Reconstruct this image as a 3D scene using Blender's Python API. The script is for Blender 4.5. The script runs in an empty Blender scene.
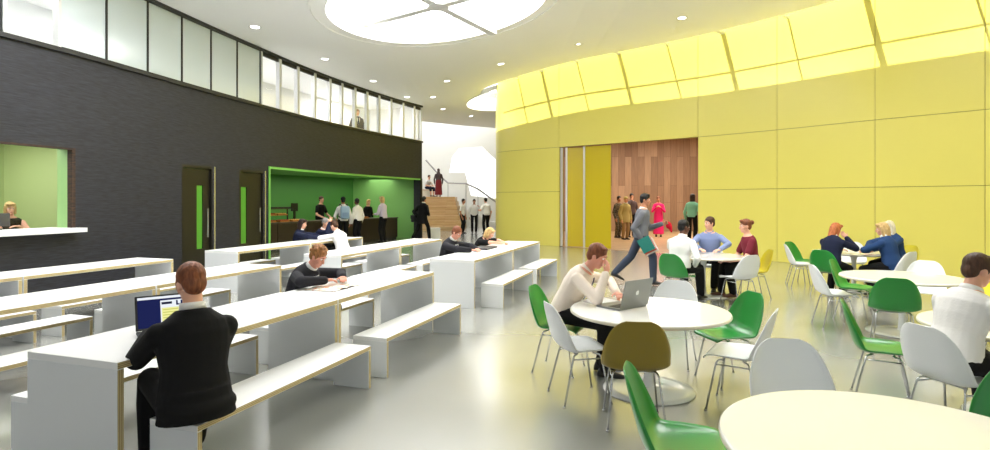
import bpy, bmesh, math, random
from mathutils import Vector, Matrix, noise
from mathutils.geometry import delaunay_2d_cdt
random.seed(7)
SC = bpy.context.scene
COL = SC.collection
V = Vector
F, HZ, CX, EYE = 560.0, 200.0, 495.0, 1.65

# ------------------------------------------------------------------ camera
cd = bpy.data.cameras.new('camera'); cam = bpy.data.objects.new('camera', cd); COL.objects.link(cam)
cam.location = (0, 0, EYE); cam.rotation_euler = (math.pi/2, 0, 0)
cd.sensor_width = 36; cd.lens = F/990*36; cd.shift_y = (HZ-225)/990.0; cd.clip_end = 200
cd.clip_start = .05
SC.camera = cam

def at(px, py, z=0.0):
    Y = F*(EYE-z)/(py-HZ)
    return V(((px-CX)/F*Y, Y, z))

# ------------------------------------------------------------------ materials
def srgb(r, g, b):
    def f(c):
        c /= 255.0
        return c/12.92 if c <= .04045 else ((c+.055)/1.055)**2.4
    return (f(r), f(g), f(b), 1)

def mat(name, rgb, rough=.5, metal=0, spec=.5, bump=0, bscale=40, var=0, coat=0, emit=0):
    m = bpy.data.materials.new(name); m.use_nodes = True
    n = m.node_tree.nodes; l = m.node_tree.links; p = n['Principled BSDF']
    c = srgb(*rgb)
    p.inputs['Base Color'].default_value = c
    p.inputs['Roughness'].default_value = rough
    p.inputs['Metallic'].default_value = metal
    p.inputs['Specular IOR Level'].default_value = spec
    p.inputs['Coat Weight'].default_value = coat
    p.inputs['Coat Roughness'].default_value = .08
    if emit:
        p.inputs['Emission Color'].default_value = c
        p.inputs['Emission Strength'].default_value = emit
    if bump or var:
        t = n.new('ShaderNodeTexCoord'); no = n.new('ShaderNodeTexNoise')
        no.inputs['Scale'].default_value = bscale; no.inputs['Detail'].default_value = 3
        l.new(t.outputs['Object'], no.inputs['Vector'])
        if bump:
            b = n.new('ShaderNodeBump'); b.inputs['Strength'].default_value = bump; b.inputs['Distance'].default_value = .01
            l.new(no.outputs['Fac'], b.inputs['Height']); l.new(b.outputs['Normal'], p.inputs['Normal'])
        if var:
            mx = n.new('ShaderNodeMix'); mx.data_type = 'RGBA'
            l.new(no.outputs['Fac'], mx.inputs[0])
            mx.inputs[6].default_value = tuple(x*(1-var) for x in c[:3])+(1,)
            mx.inputs[7].default_value = tuple(min(1, x*(1+var)) for x in c[:3])+(1,)
            l.new(mx.outputs[2], p.inputs['Base Color'])
    return m

def stripes(name, c1, c2, axis, period, rough=.6, duty=.5):
    """hard stripes across one object axis: plywood edges"""
    m = mat(name, c1, rough); n = m.node_tree.nodes; l = m.node_tree.links; p = n['Principled BSDF']
    t = n.new('ShaderNodeTexCoord'); s = n.new('ShaderNodeSeparateXYZ'); l.new(t.outputs['Object'], s.inputs[0])
    a = n.new('ShaderNodeMath'); a.operation = 'DIVIDE'; a.inputs[1].default_value = period; l.new(s.outputs[axis], a.inputs[0])
    f = n.new('ShaderNodeMath'); f.operation = 'FRACT'; l.new(a.outputs[0], f.inputs[0])
    g = n.new('ShaderNodeMath'); g.operation = 'GREATER_THAN'; g.inputs[1].default_value = duty; l.new(f.outputs[0], g.inputs[0])
    mx = n.new('ShaderNodeMix'); mx.data_type = 'RGBA'; l.new(g.outputs[0], mx.inputs[0])
    mx.inputs[6].default_value = srgb(*c1); mx.inputs[7].default_value = srgb(*c2)
    l.new(mx.outputs[2], p.inputs['Base Color'])
    return m

def noise_mat(name, c1, c2, scale, rough=.5, bump=.2, detail=5, contrast=(.35, .65), coords='Object', spec=.5):
    m = mat(name, c1, rough, spec=spec); n = m.node_tree.nodes; l = m.node_tree.links; p = n['Principled BSDF']
    t = n.new('ShaderNodeTexCoord'); mp = n.new('ShaderNodeMapping'); mp.inputs['Scale'].default_value = scale
    l.new(t.outputs[coords], mp.inputs[0])
    no = n.new('ShaderNodeTexNoise'); no.inputs['Scale'].default_value = 1; no.inputs['Detail'].default_value = detail
    l.new(mp.outputs[0], no.inputs['Vector'])
    r = n.new('ShaderNodeValToRGB'); r.color_ramp.elements[0].position = contrast[0]; r.color_ramp.elements[1].position = contrast[1]
    r.color_ramp.elements[0].color = srgb(*c1); r.color_ramp.elements[1].color = srgb(*c2)
    l.new(no.outputs['Fac'], r.inputs[0]); l.new(r.outputs[0], p.inputs['Base Color'])
    if bump:
        b = n.new('ShaderNodeBump'); b.inputs['Strength'].default_value = bump; b.inputs['Distance'].default_value = .01
        l.new(no.outputs['Fac'], b.inputs['Height']); l.new(b.outputs['Normal'], p.inputs['Normal'])
    return m

def planks(name, cols, sx, sy, rough=.55, axes=(0, 1)):
    """wood planks: brick texture for the boards, stretched noise for the grain"""
    m = mat(name, cols[0], rough); n = m.node_tree.nodes; l = m.node_tree.links; p = n['Principled BSDF']
    t = n.new('ShaderNodeTexCoord'); sp = n.new('ShaderNodeSeparateXYZ'); mp = n.new('ShaderNodeCombineXYZ')
    l.new(t.outputs['Object'], sp.inputs[0])
    for k in (0, 1): l.new(sp.outputs[axes[k]], mp.inputs[k])
    br = n.new('ShaderNodeTexBrick'); br.inputs['Scale'].default_value = 1
    br.inputs['Brick Width'].default_value = sx; br.inputs['Row Height'].default_value = sy
    br.inputs['Mortar Size'].default_value = .004; br.inputs['Bias'].default_value = 0
    br.inputs['Color1'].default_value = srgb(*cols[0]); br.inputs['Color2'].default_value = srgb(*cols[1])
    br.inputs['Mortar'].default_value = srgb(*cols[2]); br.offset = .37
    l.new(mp.outputs[0], br.inputs['Vector'])
    mp2 = n.new('ShaderNodeMapping'); mp2.inputs['Scale'].default_value = (1.5, 22, 22); l.new(mp.outputs[0], mp2.inputs[0])
    no = n.new('ShaderNodeTexNoise'); no.inputs['Scale'].default_value = 1; no.inputs['Detail'].default_value = 4
    l.new(mp2.outputs[0], no.inputs['Vector'])
    mx = n.new('ShaderNodeMix'); mx.data_type = 'RGBA'; mx.blend_type = 'OVERLAY'; mx.inputs[0].default_value = .45
    l.new(br.outputs['Color'], mx.inputs[6]); l.new(no.outputs['Color'], mx.inputs[7])
    bw = n.new('ShaderNodeRGBToBW'); l.new(no.outputs['Color'], bw.inputs[0]); l.new(bw.outputs[0], mx.inputs[7])
    l.new(mx.outputs[2], p.inputs['Base Color'])
    return m

def glass_mat(name, tint=(255, 255, 255), refl=1.0, rough=.02):
    m = bpy.data.materials.new(name); m.use_nodes = True
    n = m.node_tree.nodes; l = m.node_tree.links; n.remove(n['Principled BSDF'])
    o = n['Material Output']; tr = n.new('ShaderNodeBsdfTransparent'); tr.inputs[0].default_value = srgb(*tint)
    gl = n.new('ShaderNodeBsdfGlossy'); gl.inputs['Roughness'].default_value = rough
    fr = n.new('ShaderNodeFresnel'); fr.inputs[0].default_value = 1.45
    mu = n.new('ShaderNodeMath'); mu.operation = 'MULTIPLY'; mu.inputs[1].default_value = refl; l.new(fr.outputs[0], mu.inputs[0])
    ge = n.new('ShaderNodeNewGeometry'); iv = n.new('ShaderNodeMath'); iv.operation = 'SUBTRACT'; iv.inputs[0].default_value = 1
    l.new(ge.outputs['Backfacing'], iv.inputs[1]); m2 = n.new('ShaderNodeMath'); m2.operation = 'MULTIPLY'   # only the entry face reflects
    l.new(mu.outputs[0], m2.inputs[0]); l.new(iv.outputs[0], m2.inputs[1]); mu = m2
    mx = n.new('ShaderNodeMixShader'); l.new(mu.outputs[0], mx.inputs[0]); l.new(tr.outputs[0], mx.inputs[1]); l.new(gl.outputs[0], mx.inputs[2])
    l.new(mx.outputs[0], o.inputs[0])
    return m

def emis(name, rgb, s):
    m = bpy.data.materials.new(name); m.use_nodes = True
    n = m.node_tree.nodes; l = m.node_tree.links; n.remove(n['Principled BSDF'])
    e = n.new('ShaderNodeEmission'); e.inputs[0].default_value = srgb(*rgb); e.inputs[1].default_value = s
    l.new(e.outputs[0], n['Material Output'].inputs[0])
    return m

# ------------------------------------------------------------------ object helpers
def link(o, parent=None):
    COL.objects.link(o)
    if parent is not None:
        o.parent = parent
    return o

def mobj(name, bm, mats, parent=None, smooth=False, loc=None, rz=None):
    me = bpy.data.meshes.new(name)
    bm.normal_update(); bm.to_mesh(me); bm.free()
    if not isinstance(mats, (list, tuple)): mats = [mats]
    for m in mats: me.materials.append(m)
    if smooth:
        for p in me.polygons: p.use_smooth = True
    o = bpy.data.objects.new(name, me)
    if loc is not None: o.location = loc
    if rz is not None: o.rotation_euler = (0, 0, rz)
    return link(o, parent)

def tag(o, label, cat, group=None):
    o['label'] = label; o['category'] = cat
    if group: o['group'] = group
    return o

def thing(name, label, cat, loc=(0, 0, 0), rz=0, group=None):
    o = bpy.data.objects.new(name, None); COL.objects.link(o); o.empty_display_size = .2
    o.location = loc; o.rotation_euler = (0, 0, rz)
    return tag(o, label, cat, group)

def struct(name, bm, mats, parent=None, smooth=False):
    o = mobj(name, bm, mats, parent, smooth)
    if parent is None: o['kind'] = 'structure'
    return o

def copy_tree(o, loc, rz, label, group=None):
    def cp(x, par):
        c = x.copy(); COL.objects.link(c); c.parent = par
        for ch in x.children: cp(ch, c)
        return c
    r = cp(o, None); r.location = loc; r.rotation_euler = (0, 0, rz); r['label'] = label
    if group: r['group'] = group
    return r

def box(bm, x0, x1, y0, y1, z0, z1, mi=0, M=None):
    vs = [bm.verts.new(V((x, y, z)) if M is None else M @ V((x, y, z))) for z in (z0, z1) for y in (y0, y1) for x in (x0, x1)]
    fs = []
    for q in ((0, 2, 3, 1), (4, 5, 7, 6), (0, 1, 5, 4), (2, 6, 7, 3), (0, 4, 6, 2), (1, 3, 7, 5)):
        f = bm.faces.new([vs[i] for i in q]); f.material_index = mi; fs.append(f)
    return fs   # bottom, top, -y, +y, -x, +x

def bevel_all(bm, w, seg=2):
    bmesh.ops.bevel(bm, geom=list(bm.edges), offset=w, segments=seg, affect='EDGES', profile=.5)

def lathe(bm, prof, n=32, mi=0, c=(0, 0)):
    rings = []
    for r, z in prof:
        if r < 1e-5: rings.append([bm.verts.new((c[0], c[1], z))])
        else: rings.append([bm.verts.new((c[0]+r*math.cos(2*math.pi*i/n), c[1]+r*math.sin(2*math.pi*i/n), z)) for i in range(n)])
    for a, b in zip(rings, rings[1:]):
        for i in range(n):
            j = (i+1) % n
            if len(a) == 1 and len(b) == 1: continue
            if len(a) == 1: f = bm.faces.new((a[0], b[j], b[i]))
            elif len(b) == 1: f = bm.faces.new((a[i], a[j], b[0]))
            else: f = bm.faces.new((a[i], a[j], b[j], b[i]))
            f.material_index = mi

def frame_of(d):
    d = d.normalized(); u = d.cross(V((0, 0, 1)))
    if u.length < 1e-3: u = V((1, 0, 0))
    u.normalize(); return u, d.cross(u).normalized()

def tube(bm, pts, r, n=10, mi=0, caps=True):
    pts = [V(p) for p in pts]; rings = []
    for i, p in enumerate(pts):
        d = (pts[min(i+1, len(pts)-1)]-pts[max(i-1, 0)])
        u, w = frame_of(d)
        rr = r[i] if isinstance(r, (list, tuple)) else r
        rings.append([bm.verts.new(p+rr*(u*math.cos(2*math.pi*k/n)+w*math.sin(2*math.pi*k/n))) for k in range(n)])
    for a, b in zip(rings, rings[1:]):
        for k in range(n):
            f = bm.faces.new((a[k], a[(k+1) % n], b[(k+1) % n], b[k])); f.material_index = mi
    if caps:
        bm.faces.new(rings[0][::-1]).material_index = mi; bm.faces.new(rings[-1]).material_index = mi

def cap(bm, a, b, r1, r2, n=12, flat=None):
    """tapered capsule with round ends; flat = (axis vector, factor)"""
    a = V(a); b = V(b); d = b-a
    if d.length < 1e-6: d = V((0, 0, 1e-4))
    dn = d.normalized(); u, w = frame_of(dn); rings = []
    def off(v):
        if flat is None: return v
        ax, k = flat; ax = V(ax).normalized(); return v-ax*(v.dot(ax)*(1-k))
    for an in (-90, -55, -25, 0):
        t = math.radians(an); rings.append((a, r1*math.cos(t), r1*math.sin(t)))
    for an in (0, 25, 55, 90):
        t = math.radians(an); rings.append((b, r2*math.cos(t), r2*math.sin(t)))
    R = []
    for c, rr, s in rings:
        if rr < 1e-5: R.append([bm.verts.new(c+off(dn*s))])
        else: R.append([bm.verts.new(c+off(dn*s+rr*(u*math.cos(2*math.pi*k/n)+w*math.sin(2*math.pi*k/n)))) for k in range(n)])
    for A, B in zip(R, R[1:]):
        for k in range(n):
            j = (k+1) % n
            if len(A) == 1: bm.faces.new((A[0], B[j], B[k]))
            elif len(B) == 1: bm.faces.new((A[k], A[j], B[0]))
            else: bm.faces.new((A[k], A[j], B[j], B[k]))

def ell(bm, c, r, M=None, sub=2):
    m = Matrix.Translation(V(c)) @ Matrix.Diagonal((r[0], r[1], r[2], 1))
    if M is not None: m = M @ m
    bmesh.ops.create_icosphere(bm, subdivisions=sub, radius=1, matrix=m)

def loft(bm, secs, n=20):
    """secs: (centre, xvec, yvec)"""
    R = [[bm.verts.new(V(c)+V(x)*math.cos(2*math.pi*k/n)+V(y)*math.sin(2*math.pi*k/n)) for k in range(n)] for c, x, y in secs]
    for A, B in zip(R, R[1:]):
        for k in range(n): bm.faces.new((A[k], A[(k+1) % n], B[(k+1) % n], B[k]))
    for ring, s, rev in ((R[0], secs[0], True), (R[-1], secs[-1], False)):
        c = bm.verts.new(V(s[0]))
        for k in range(n):
            t = (ring[(k+1) % n], ring[k], c) if rev else (ring[k], ring[(k+1) % n], c)
            bm.faces.new(t)

def remeshed(bm, vox, smooth=4):
    bmesh.ops.recalc_face_normals(bm, faces=list(bm.faces))
    me = bpy.data.meshes.new('t'); bm.to_mesh(me); bm.free()
    o = bpy.data.objects.new('t', me); COL.objects.link(o)
    md = o.modifiers.new('r', 'REMESH'); md.mode = 'VOXEL'; md.voxel_size = vox
    dg = bpy.context.evaluated_depsgraph_get(); dg.update()
    out = bpy.data.meshes.new_from_object(o.evaluated_get(dg))
    bpy.data.objects.remove(o); bpy.data.meshes.remove(me)
    b = bmesh.new(); b.from_mesh(out); bpy.data.meshes.remove(out)
    for _ in range(smooth): bmesh.ops.smooth_vert(b, verts=b.verts, factor=.5, use_axis_x=True, use_axis_y=True, use_axis_z=True)
    return b

def catmull(P, n=12):
    P = [V(p) for p in P]; out = []
    for i in range(len(P)-1):
        p0, p1, p2, p3 = P[max(i-1, 0)], P[i], P[i+1], P[min(i+2, len(P)-1)]
        # centripetal-ish: chord scaled tangents keep long straight legs from overshooting
        L = (p2-p1).length
        m1 = (p2-p0).normalized()*L if i > 0 else (p2-p1); m2 = (p3-p1).normalized()*L if i+2 < len(P) else (p2-p1)
        for k in range(n):
            t = k/n; h = (2*t**3-3*t*t+1, t**3-2*t*t+t, -2*t**3+3*t*t, t**3-t*t)
            out.append(p1*h[0]+m1*h[1]+p2*h[2]+m2*h[3])
    out.append(P[-1]); return out

class Path:
    """a curve in plan with arc-length lookups"""
    def __init__(s, P, n=12):
        s.p = [V((a.x, a.y)) for a in catmull([V((x, y, 0)) for x, y in P], n)]
        s.s = [0]
        for a, b in zip(s.p, s.p[1:]): s.s.append(s.s[-1]+(b-a).length)
    def pos(s, q):
        q = max(0, min(q, s.s[-1]))
        for i in range(len(s.s)-1):
            if q <= s.s[i+1]+1e-9:
                t = (q-s.s[i])/(s.s[i+1]-s.s[i]); return s.p[i].lerp(s.p[i+1], t)
        return s.p[-1]
    def tan(s, q): return (s.pos(q+.05)-s.pos(q-.05)).normalized()
    def hit(s, px, ymin=2, last=False):
        """arc length where the path is met on the bearing of photo column px"""
        k = (px-CX)/F
        for i in (range(len(s.p)-2, -1, -1) if last else range(len(s.p)-1)):
            a, b = s.p[i], s.p[i+1]
            fa, fb = a.x-k*a.y, b.x-k*b.y
            if a.y > ymin and b.y > ymin and fa*fb <= 0 and abs(fa-fb) > 1e-9:
                t = fa/(fa-fb); return s.s[i]+t*(s.s[i+1]-s.s[i])
        return None
    def sub(s, a, b):
        q = [s.pos(a)]+[s.p[i] for i in range(len(s.s)) if a+1e-4 < s.s[i] < b-1e-4]+[s.pos(b)]
        return q

def strip(bm, path, a, b, z0, z1, o0, o1, side=1, mi=0):
    """solid strip along a path between arc lengths a, b; offsets o0..o1 to the given side (1 = left of travel)"""
    P = path.sub(a, b); rings = []
    for i, p in enumerate(P):
        d = (P[min(i+1, len(P)-1)]-P[max(i-1, 0)]).normalized(); nrm = V((-d.y, d.x))*side
        A = p+nrm*o0; B = p+nrm*o1
        rings.append([bm.verts.new((A.x, A.y, z0)), bm.verts.new((B.x, B.y, z0)), bm.verts.new((B.x, B.y, z1)), bm.verts.new((A.x, A.y, z1))])
    for r, q in zip(rings, rings[1:]):
        for k in range(4):
            f = bm.faces.new((r[k], r[(k+1) % 4], q[(k+1) % 4], q[k])); f.material_index = mi
    bm.faces.new(rings[0][::-1]).material_index = mi; bm.faces.new(rings[-1]).material_index = mi

def ss(x, a, b):
    t = max(0, min(1, (x-a)/(b-a))); return t*t*(3-2*t)
def zc(x): return 5.66+.72*ss(x, -4, 3.5)       # ceiling height

def area(name, loc, size, power, rgb=(255, 255, 255), rot=(0, 0, 0), sy=None):
    d = bpy.data.lights.new(name, 'AREA'); d.energy = power; d.color = srgb(*rgb)[:3]; d.size = size
    if sy: d.shape = 'RECTANGLE'; d.size_y = sy
    o = bpy.data.objects.new(name, d); COL.objects.link(o); o.location = loc; o.rotation_euler = rot
    return o
SUN_E, WORLD, P_SERV, P_REC, P_GAL, P_WOOD, P_ATR, EXPO = 18.0, 0.75, 75, 55, 60, 620, 700, 0.2
# ================================================================== materials
M = dict(
 white=mat('white_paint', (236, 236, 233), .6),
 ceil=mat('ceiling_paint', (248, 248, 246), .7),
 black=None,
 trimdark=mat('dark_metal_trim', (34, 34, 35), .5, .0),
 doorblack=mat('door_black', (27, 25, 18), .35),
 steel=mat('steel', (205, 207, 208), .25, .9),
 alu=mat('pale_aluminium', (214, 215, 214), .4, .2),
 yellow=mat('yellow_panel', (237, 225, 112), .32, var=.02, bscale=1.2),
 yjoint=mat('yellow_joint', (150, 132, 30), .7),
 ydoor=mat('yellow_door', (208, 186, 36), .3),
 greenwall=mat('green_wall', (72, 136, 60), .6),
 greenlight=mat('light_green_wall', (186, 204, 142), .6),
 greenglow=mat('green_wall_lit', (132, 190, 106), .6),  # green wall again, with the spot lights' glow put into the colour
 counter=mat('counter_front', (44, 34, 26), .4),
 ctop=mat('counter_top', (70, 66, 60), .3),
 glass=glass_mat('clear_glass'),
 panelglass=mat('backed_glass', (212, 224, 229), .15, coat=.5),
 laminate=mat('white_laminate', (240, 241, 241), .3),
 endpanel=mat('end_laminate', (226, 229, 231), .32),
 ply_z=stripes('ply_edge_top', (206, 190, 146), (150, 128, 84), 2, .0105, duty=.62),
 ply_y=stripes('ply_edge_leg', (206, 190, 146), (150, 128, 84), 1, .0105, duty=.62),
 tabletop=mat('round_table_top', (240, 240, 236), .14, coat=.3),
 tableedge=mat('round_table_edge', (222, 216, 198), .4),
 tablebase=mat('round_table_base', (226, 228, 226), .15, coat=.4),
 chrome=mat('chair_chrome', (200, 202, 205), .22, .85),
 lens=emis('downlight_lens', (255, 252, 240), 6),
 sky=None,
)
M['black'] = noise_mat('black_slate', (22, 23, 31), (42, 44, 55), (5, 5, 42), .55, .35, 6, (.3, .75))
M['brick'] = noise_mat('dark_brick_jamb', (34, 24, 18), (70, 46, 30), (8, 8, 40), .7, .3)
M['woodwall'] = planks('wood_wall', ((176, 142, 112), (134, 100, 74), (86, 62, 44)), 2.4, .34, axes=(2, 0))
M['woodfloor'] = planks('wood_floor', ((196, 164, 124), (176, 142, 102), (120, 94, 66)), 2.2, .16, .35)
M['woodstep'] = planks('wood_step', ((222, 190, 146), (206, 170, 122), (150, 118, 82)), 2.0, .06, .5, axes=(0, 2))

def sky_pane():
    m = bpy.data.materials.new('bright_sky_glass'); m.use_nodes = True
    n = m.node_tree.nodes; l = m.node_tree.links; n.remove(n['Principled BSDF'])
    e = n.new('ShaderNodeEmission'); e.inputs[1].default_value = SKY
    e.inputs[0].default_value = (1, .99, .97, 1)
    l.new(e.outputs[0], n['Material Output'].inputs[0]); return m
SKY = 11.0
M['sky'] = sky_pane()

# floor: pale poured resin, mid gloss, faint cloudiness
fm = noise_mat('resin_floor', (146, 147, 142), (157, 158, 152), (.5, .5, .5), .22, 0, 3, (.3, .7))
n_ = fm.node_tree.nodes; l_ = fm.node_tree.links
fm.node_tree.nodes['Principled BSDF'].inputs['Coat Weight'].default_value = 1; fm.node_tree.nodes['Principled BSDF'].inputs['Specular IOR Level'].default_value = .9; fm.node_tree.nodes['Principled BSDF'].inputs['Coat Roughness'].default_value = .22
M['floor'] = fm

# ================================================================== plan curves
PL = Path([(-9.0, -7), (-8.75, 1), (-8.2, 5.2), (-7.42, 8.38), (-7.15, 9.5), (-6.87, 11.15), (-6.43, 13.6), (-5.62, 17.3), (-4.6, 20.5), (-3.14, 24.07)])
PR = Path([(.7, 36.6), (.45, 28), (.12, 23.6), (.03, 22.7), (.15, 21.95), (.6, 21.3), (1.43, 20.55), (2.24, 19.85), (6.03, 16.6), (7.53, 14.9), (8.85, 13.1), (10.25, 11.4), (11.9, 8.8), (13, 6), (13.6, 2), (13.6, -7)])
LH = lambda px: PL.hit(px)
RH = lambda px: PR.hit(px, last=True)
LEND = PL.s[-1]; REND = PR.s[-1]

# ------------------------------------------------------------------ floor
bm = bmesh.new(); box(bm, -13, 16, -8, 38, -.1, 0); struct('floor', bm, M['floor'])

# ------------------------------------------------------------------ wall_left : black slate, gallery glazing above
WT, GT = 4.1, .3
win_b = LH(75.5); win_a = LH(2)-1.4
d1a, d1b, d2a, d2b = LH(182), LH(213), LH(239), LH(264)
sva, svb = LH(268.5), LH(420)
bm = bmesh.new()
for a, b, z0, z1 in ((0, win_a, 0, WT), (win_a, win_b, 0, 1.11), (win_a, win_b, 2.53, WT), (win_b, d1a, 0, WT), (d1a, d1b, 2.42, WT),
                     (d1b, d2a, 0, WT), (d2a, d2b, 2.42, WT), (d2b, sva, 0, WT), (sva, svb, 2.55, WT), (svb, LEND, 0, WT)):
    strip(bm, PL, a, b, z0, z1, 0, GT)
struct('wall_left', bm, M['black'])
# dark metal trims along the head of the black wall and under the ceiling
bm = bmesh.new(); strip(bm, PL, 0, LEND, WT, WT+.07, -.06, GT); struct('trim_1', bm, M['trimdark'])
bm = bmesh.new()
P = PL.sub(LH(1)-2, LEND); 
for z0o, z1o in ((-.06, .02),):
    rings = []
    for i, p in enumerate(P):
        d = (P[min(i+1, len(P)-1)]-P[max(i-1, 0)]).normalized(); nn = V((-d.y, d.x)); z = zc(p.x)
        A = p-nn*.05; B = p+nn*.12
        rings.append([bm.verts.new((A.x, A.y, z+z0o)), bm.verts.new((B.x, B.y, z+z0o)), bm.verts.new((B.x, B.y, z+z1o)), bm.verts.new((A.x, A.y, z+z1o))])
    for r, q in zip(rings, rings[1:]):
        for k in range(4): bm.faces.new((r[k], r[(k+1) % 4], q[(k+1) % 4], q[k]))
    bm.faces.new(rings[0]); bm.faces.new(rings[-1])
struct('trim_2', bm, M['trimdark'])

# gallery windows: each panel a window_n with frame and pane
edges = [LH(1)-1.15, LH(4)]+[LH(x) for x in (62, 109, 150, 184, 213, 239, 262, 281, 299, 316, 331, 343, 356, 368, 380, 392, 404, 415)]+[LEND]
gtop = 5.6
wn = 0
def gallery_window(a, b, kind):
    global wn
    wn += 1
    bm = bmesh.new(); w = .018 if kind == 'panel' else .05
    g0 = .04
    if kind == 'panel':
        strip(bm, PL, a, a+w, WT+.07, gtop, g0, g0+.03); strip(bm, PL, b-w, b, WT+.07, gtop, g0, g0+.03)
    else:
        strip(bm, PL, a, a+w, WT+.07, gtop, g0-.03, g0+.09); strip(bm, PL, b-w, b, WT+.07, gtop, g0-.03, g0+.09)
        strip(bm, PL, a+w, b-w, gtop-.09, gtop, g0, g0+.06, mi=1)
    strip(bm, PL, a+w, b-w, WT+.07, WT+.11, g0, g0+.06)
    fr = struct('window_%d' % wn, bm, [M['alu'] if kind == 'clear' else M['trimdark'], M['trimdark']])
    bm = bmesh.new(); strip(bm, PL, a+w, b-w, WT+.11, gtop-(.09 if kind == 'clear' else 0), g0+.02, g0+.035)
    mobj('pane', bm, M['glass'] if kind != 'panel' else M['panelglass'], fr)
for i in range(len(edges)-1):
    gallery_window(edges[i], edges[i+1], 'panel' if 2 <= i <= 7 or i == 0 else 'clear')
# gallery interior: floor, back wall
bm = bmesh.new(); strip(bm, PL, edges[0], LEND, 3.2, 3.3, .3, 2.8); struct('trim_3', bm, M['white'])
bm = bmesh.new(); strip(bm, PL, edges[0]-.5, LEND, 3.3, 5.8, 2.6, 2.75); struct('wall_gallery', bm, M['white'])
cross_wall_later = [('wall_gallery_end', LEND-.06, 3.3, 5.8, .0, 4.2)]
# ------------------------------------------------------------------ reception window
bm = bmesh.new()
strip(bm, PL, win_a, win_b+.02, 1.11, 1.18, -.22, .55)
struct('trim_4', bm, mat('sill_white', (232, 234, 236), .35))
bm = bmesh.new()
strip(bm, PL, win_b-.06, win_b, 1.18, 2.53, .0, .1)
strip(bm, PL, win_a, win_b-.06, 2.5, 2.53, .0, .1)
strip(bm, PL, win_b-.05, win_b+.002, 1.18, 2.53, .1, GT+.02, mi=1)
wn += 1
w = struct('window_%d' % wn, bm, [M['brick'], mat('green_reveal', (150, 190, 126), .4)])
bm = bmesh.new(); strip(bm, PL, win_a, win_b-.07, 1.18, 2.5, .12, .13); mobj('pane', bm, M['glass'], w)
# room behind the window
bm = bmesh.new(); strip(bm, PL, win_a-1.5, win_b+1.2, 0, 2.9, 2.6, 2.7)
struct('wall_reception', bm, M['greenlight'])
def cross_wall(name, s, z0, z1, o0, o1, m, th=.08):
    p = PL.pos(s); d = PL.tan(s); nn = V((-d.y, d.x)); bm = bmesh.new()
    Mx = Matrix(((d.x, nn.x, 0, p.x), (d.y, nn.y, 0, p.y), (0, 0, 1, 0), (0, 0, 0, 1)))
    box(bm, -th/2, th/2, o0, o1, z0, z1, M=Mx); return struct(name, bm, m)
for n_,s_,a_,b_,c_,d_ in cross_wall_later: cross_wall(n_, s_, a_, b_, c_+.12, d_, M['white'])
cross_wall('wall_reception_end', win_b+1.0, 0, 2.9, .3, 2.6, M['greenlight'])
cross_wall('wall_reception_far_end', win_a-1.3, 0, 2.9, .3, 2.6, M['greenlight'])
bm = bmesh.new(); strip(bm, PL, win_a-1.5, win_b+1.2, 2.9, 3.0, .3, 2.7); struct('ceiling_reception', bm, M['white'])
bm = bmesh.new()   # upright joint strips of the green lining
for px in (18, 48):
    k = LH(px); strip(bm, PL, k+.9, k+.93, 0, 2.9, 2.58, 2.6)
struct('trim_5', bm, mat('lining_joint', (190, 190, 90), .6))

# ------------------------------------------------------------------ dark doors
def dark_door(a, b, n, pos):
    L = b-a; p = PL.pos(a); q = PL.pos(b); d = (q-p).normalized(); nn = V((-d.y, d.x))
    Mx = Matrix(((d.x, nn.x, 0, p.x), (d.y, nn.y, 0, p.y), (0, 0, 1, 0), (0, 0, 0, 1)))
    L = (q-p).length
    bm = bmesh.new()
    box(bm, .0, .06, .0, .2, 0, 2.42, M=Mx); box(bm, L-.05, L, .0, .2, 0, 2.42, M=Mx); box(bm, .06, L-.05, .0, .2, 2.36, 2.42, M=Mx)
    fr = struct('door_%d' % n, bm, M['doorblack'])
    v0, v1 = pos[0]*L, pos[1]*L
    bm = bmesh.new()
    box(bm, .065, v0, .05, .1, .01, 2.35, M=Mx); box(bm, v1, L-.055, .05, .1, .01, 2.35, M=Mx)
    box(bm, v0, v1, .05, .1, .01, .55, M=Mx); box(bm, v0, v1, .05, .1, 1.98, 2.35, M=Mx)
    lf = mobj('door_leaf', bm, M['doorblack'], fr)
    bm = bmesh.new(); box(bm, v0, v1, .07, .085, .55, 1.98, M=Mx); mobj('vision_panel', bm, M['visglass'], lf)
    bm = bmesh.new(); x = L-.16 if pos[1] < .8 else .14
    tube(bm, [Mx @ V((x, .01, .8)), Mx @ V((x, .01, 1.45))], .014); tube(bm, [Mx @ V((x, .06, .85)), Mx @ V((x, .0, .85))], .01); tube(bm, [Mx @ V((x, .06, 1.4)), Mx @ V((x, .0, 1.4))], .01)
    mobj('door_handle', bm, M['steel'], lf)
    bm = bmesh.new(); box(bm, L, L+.05, -.03, .03, 0, 2.42, M=Mx); mobj('edge_strip', bm, M['steel'], fr)
M['visglass'] = mat('green_vision_glass', (78, 150, 46), .3, coat=.3)
dark_door(d1a, d1b, 1, (.52, .72))
dark_door(d2a, d2b, 2, (.14, .36))
# rooms behind the doors are shut off by the leaves

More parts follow.
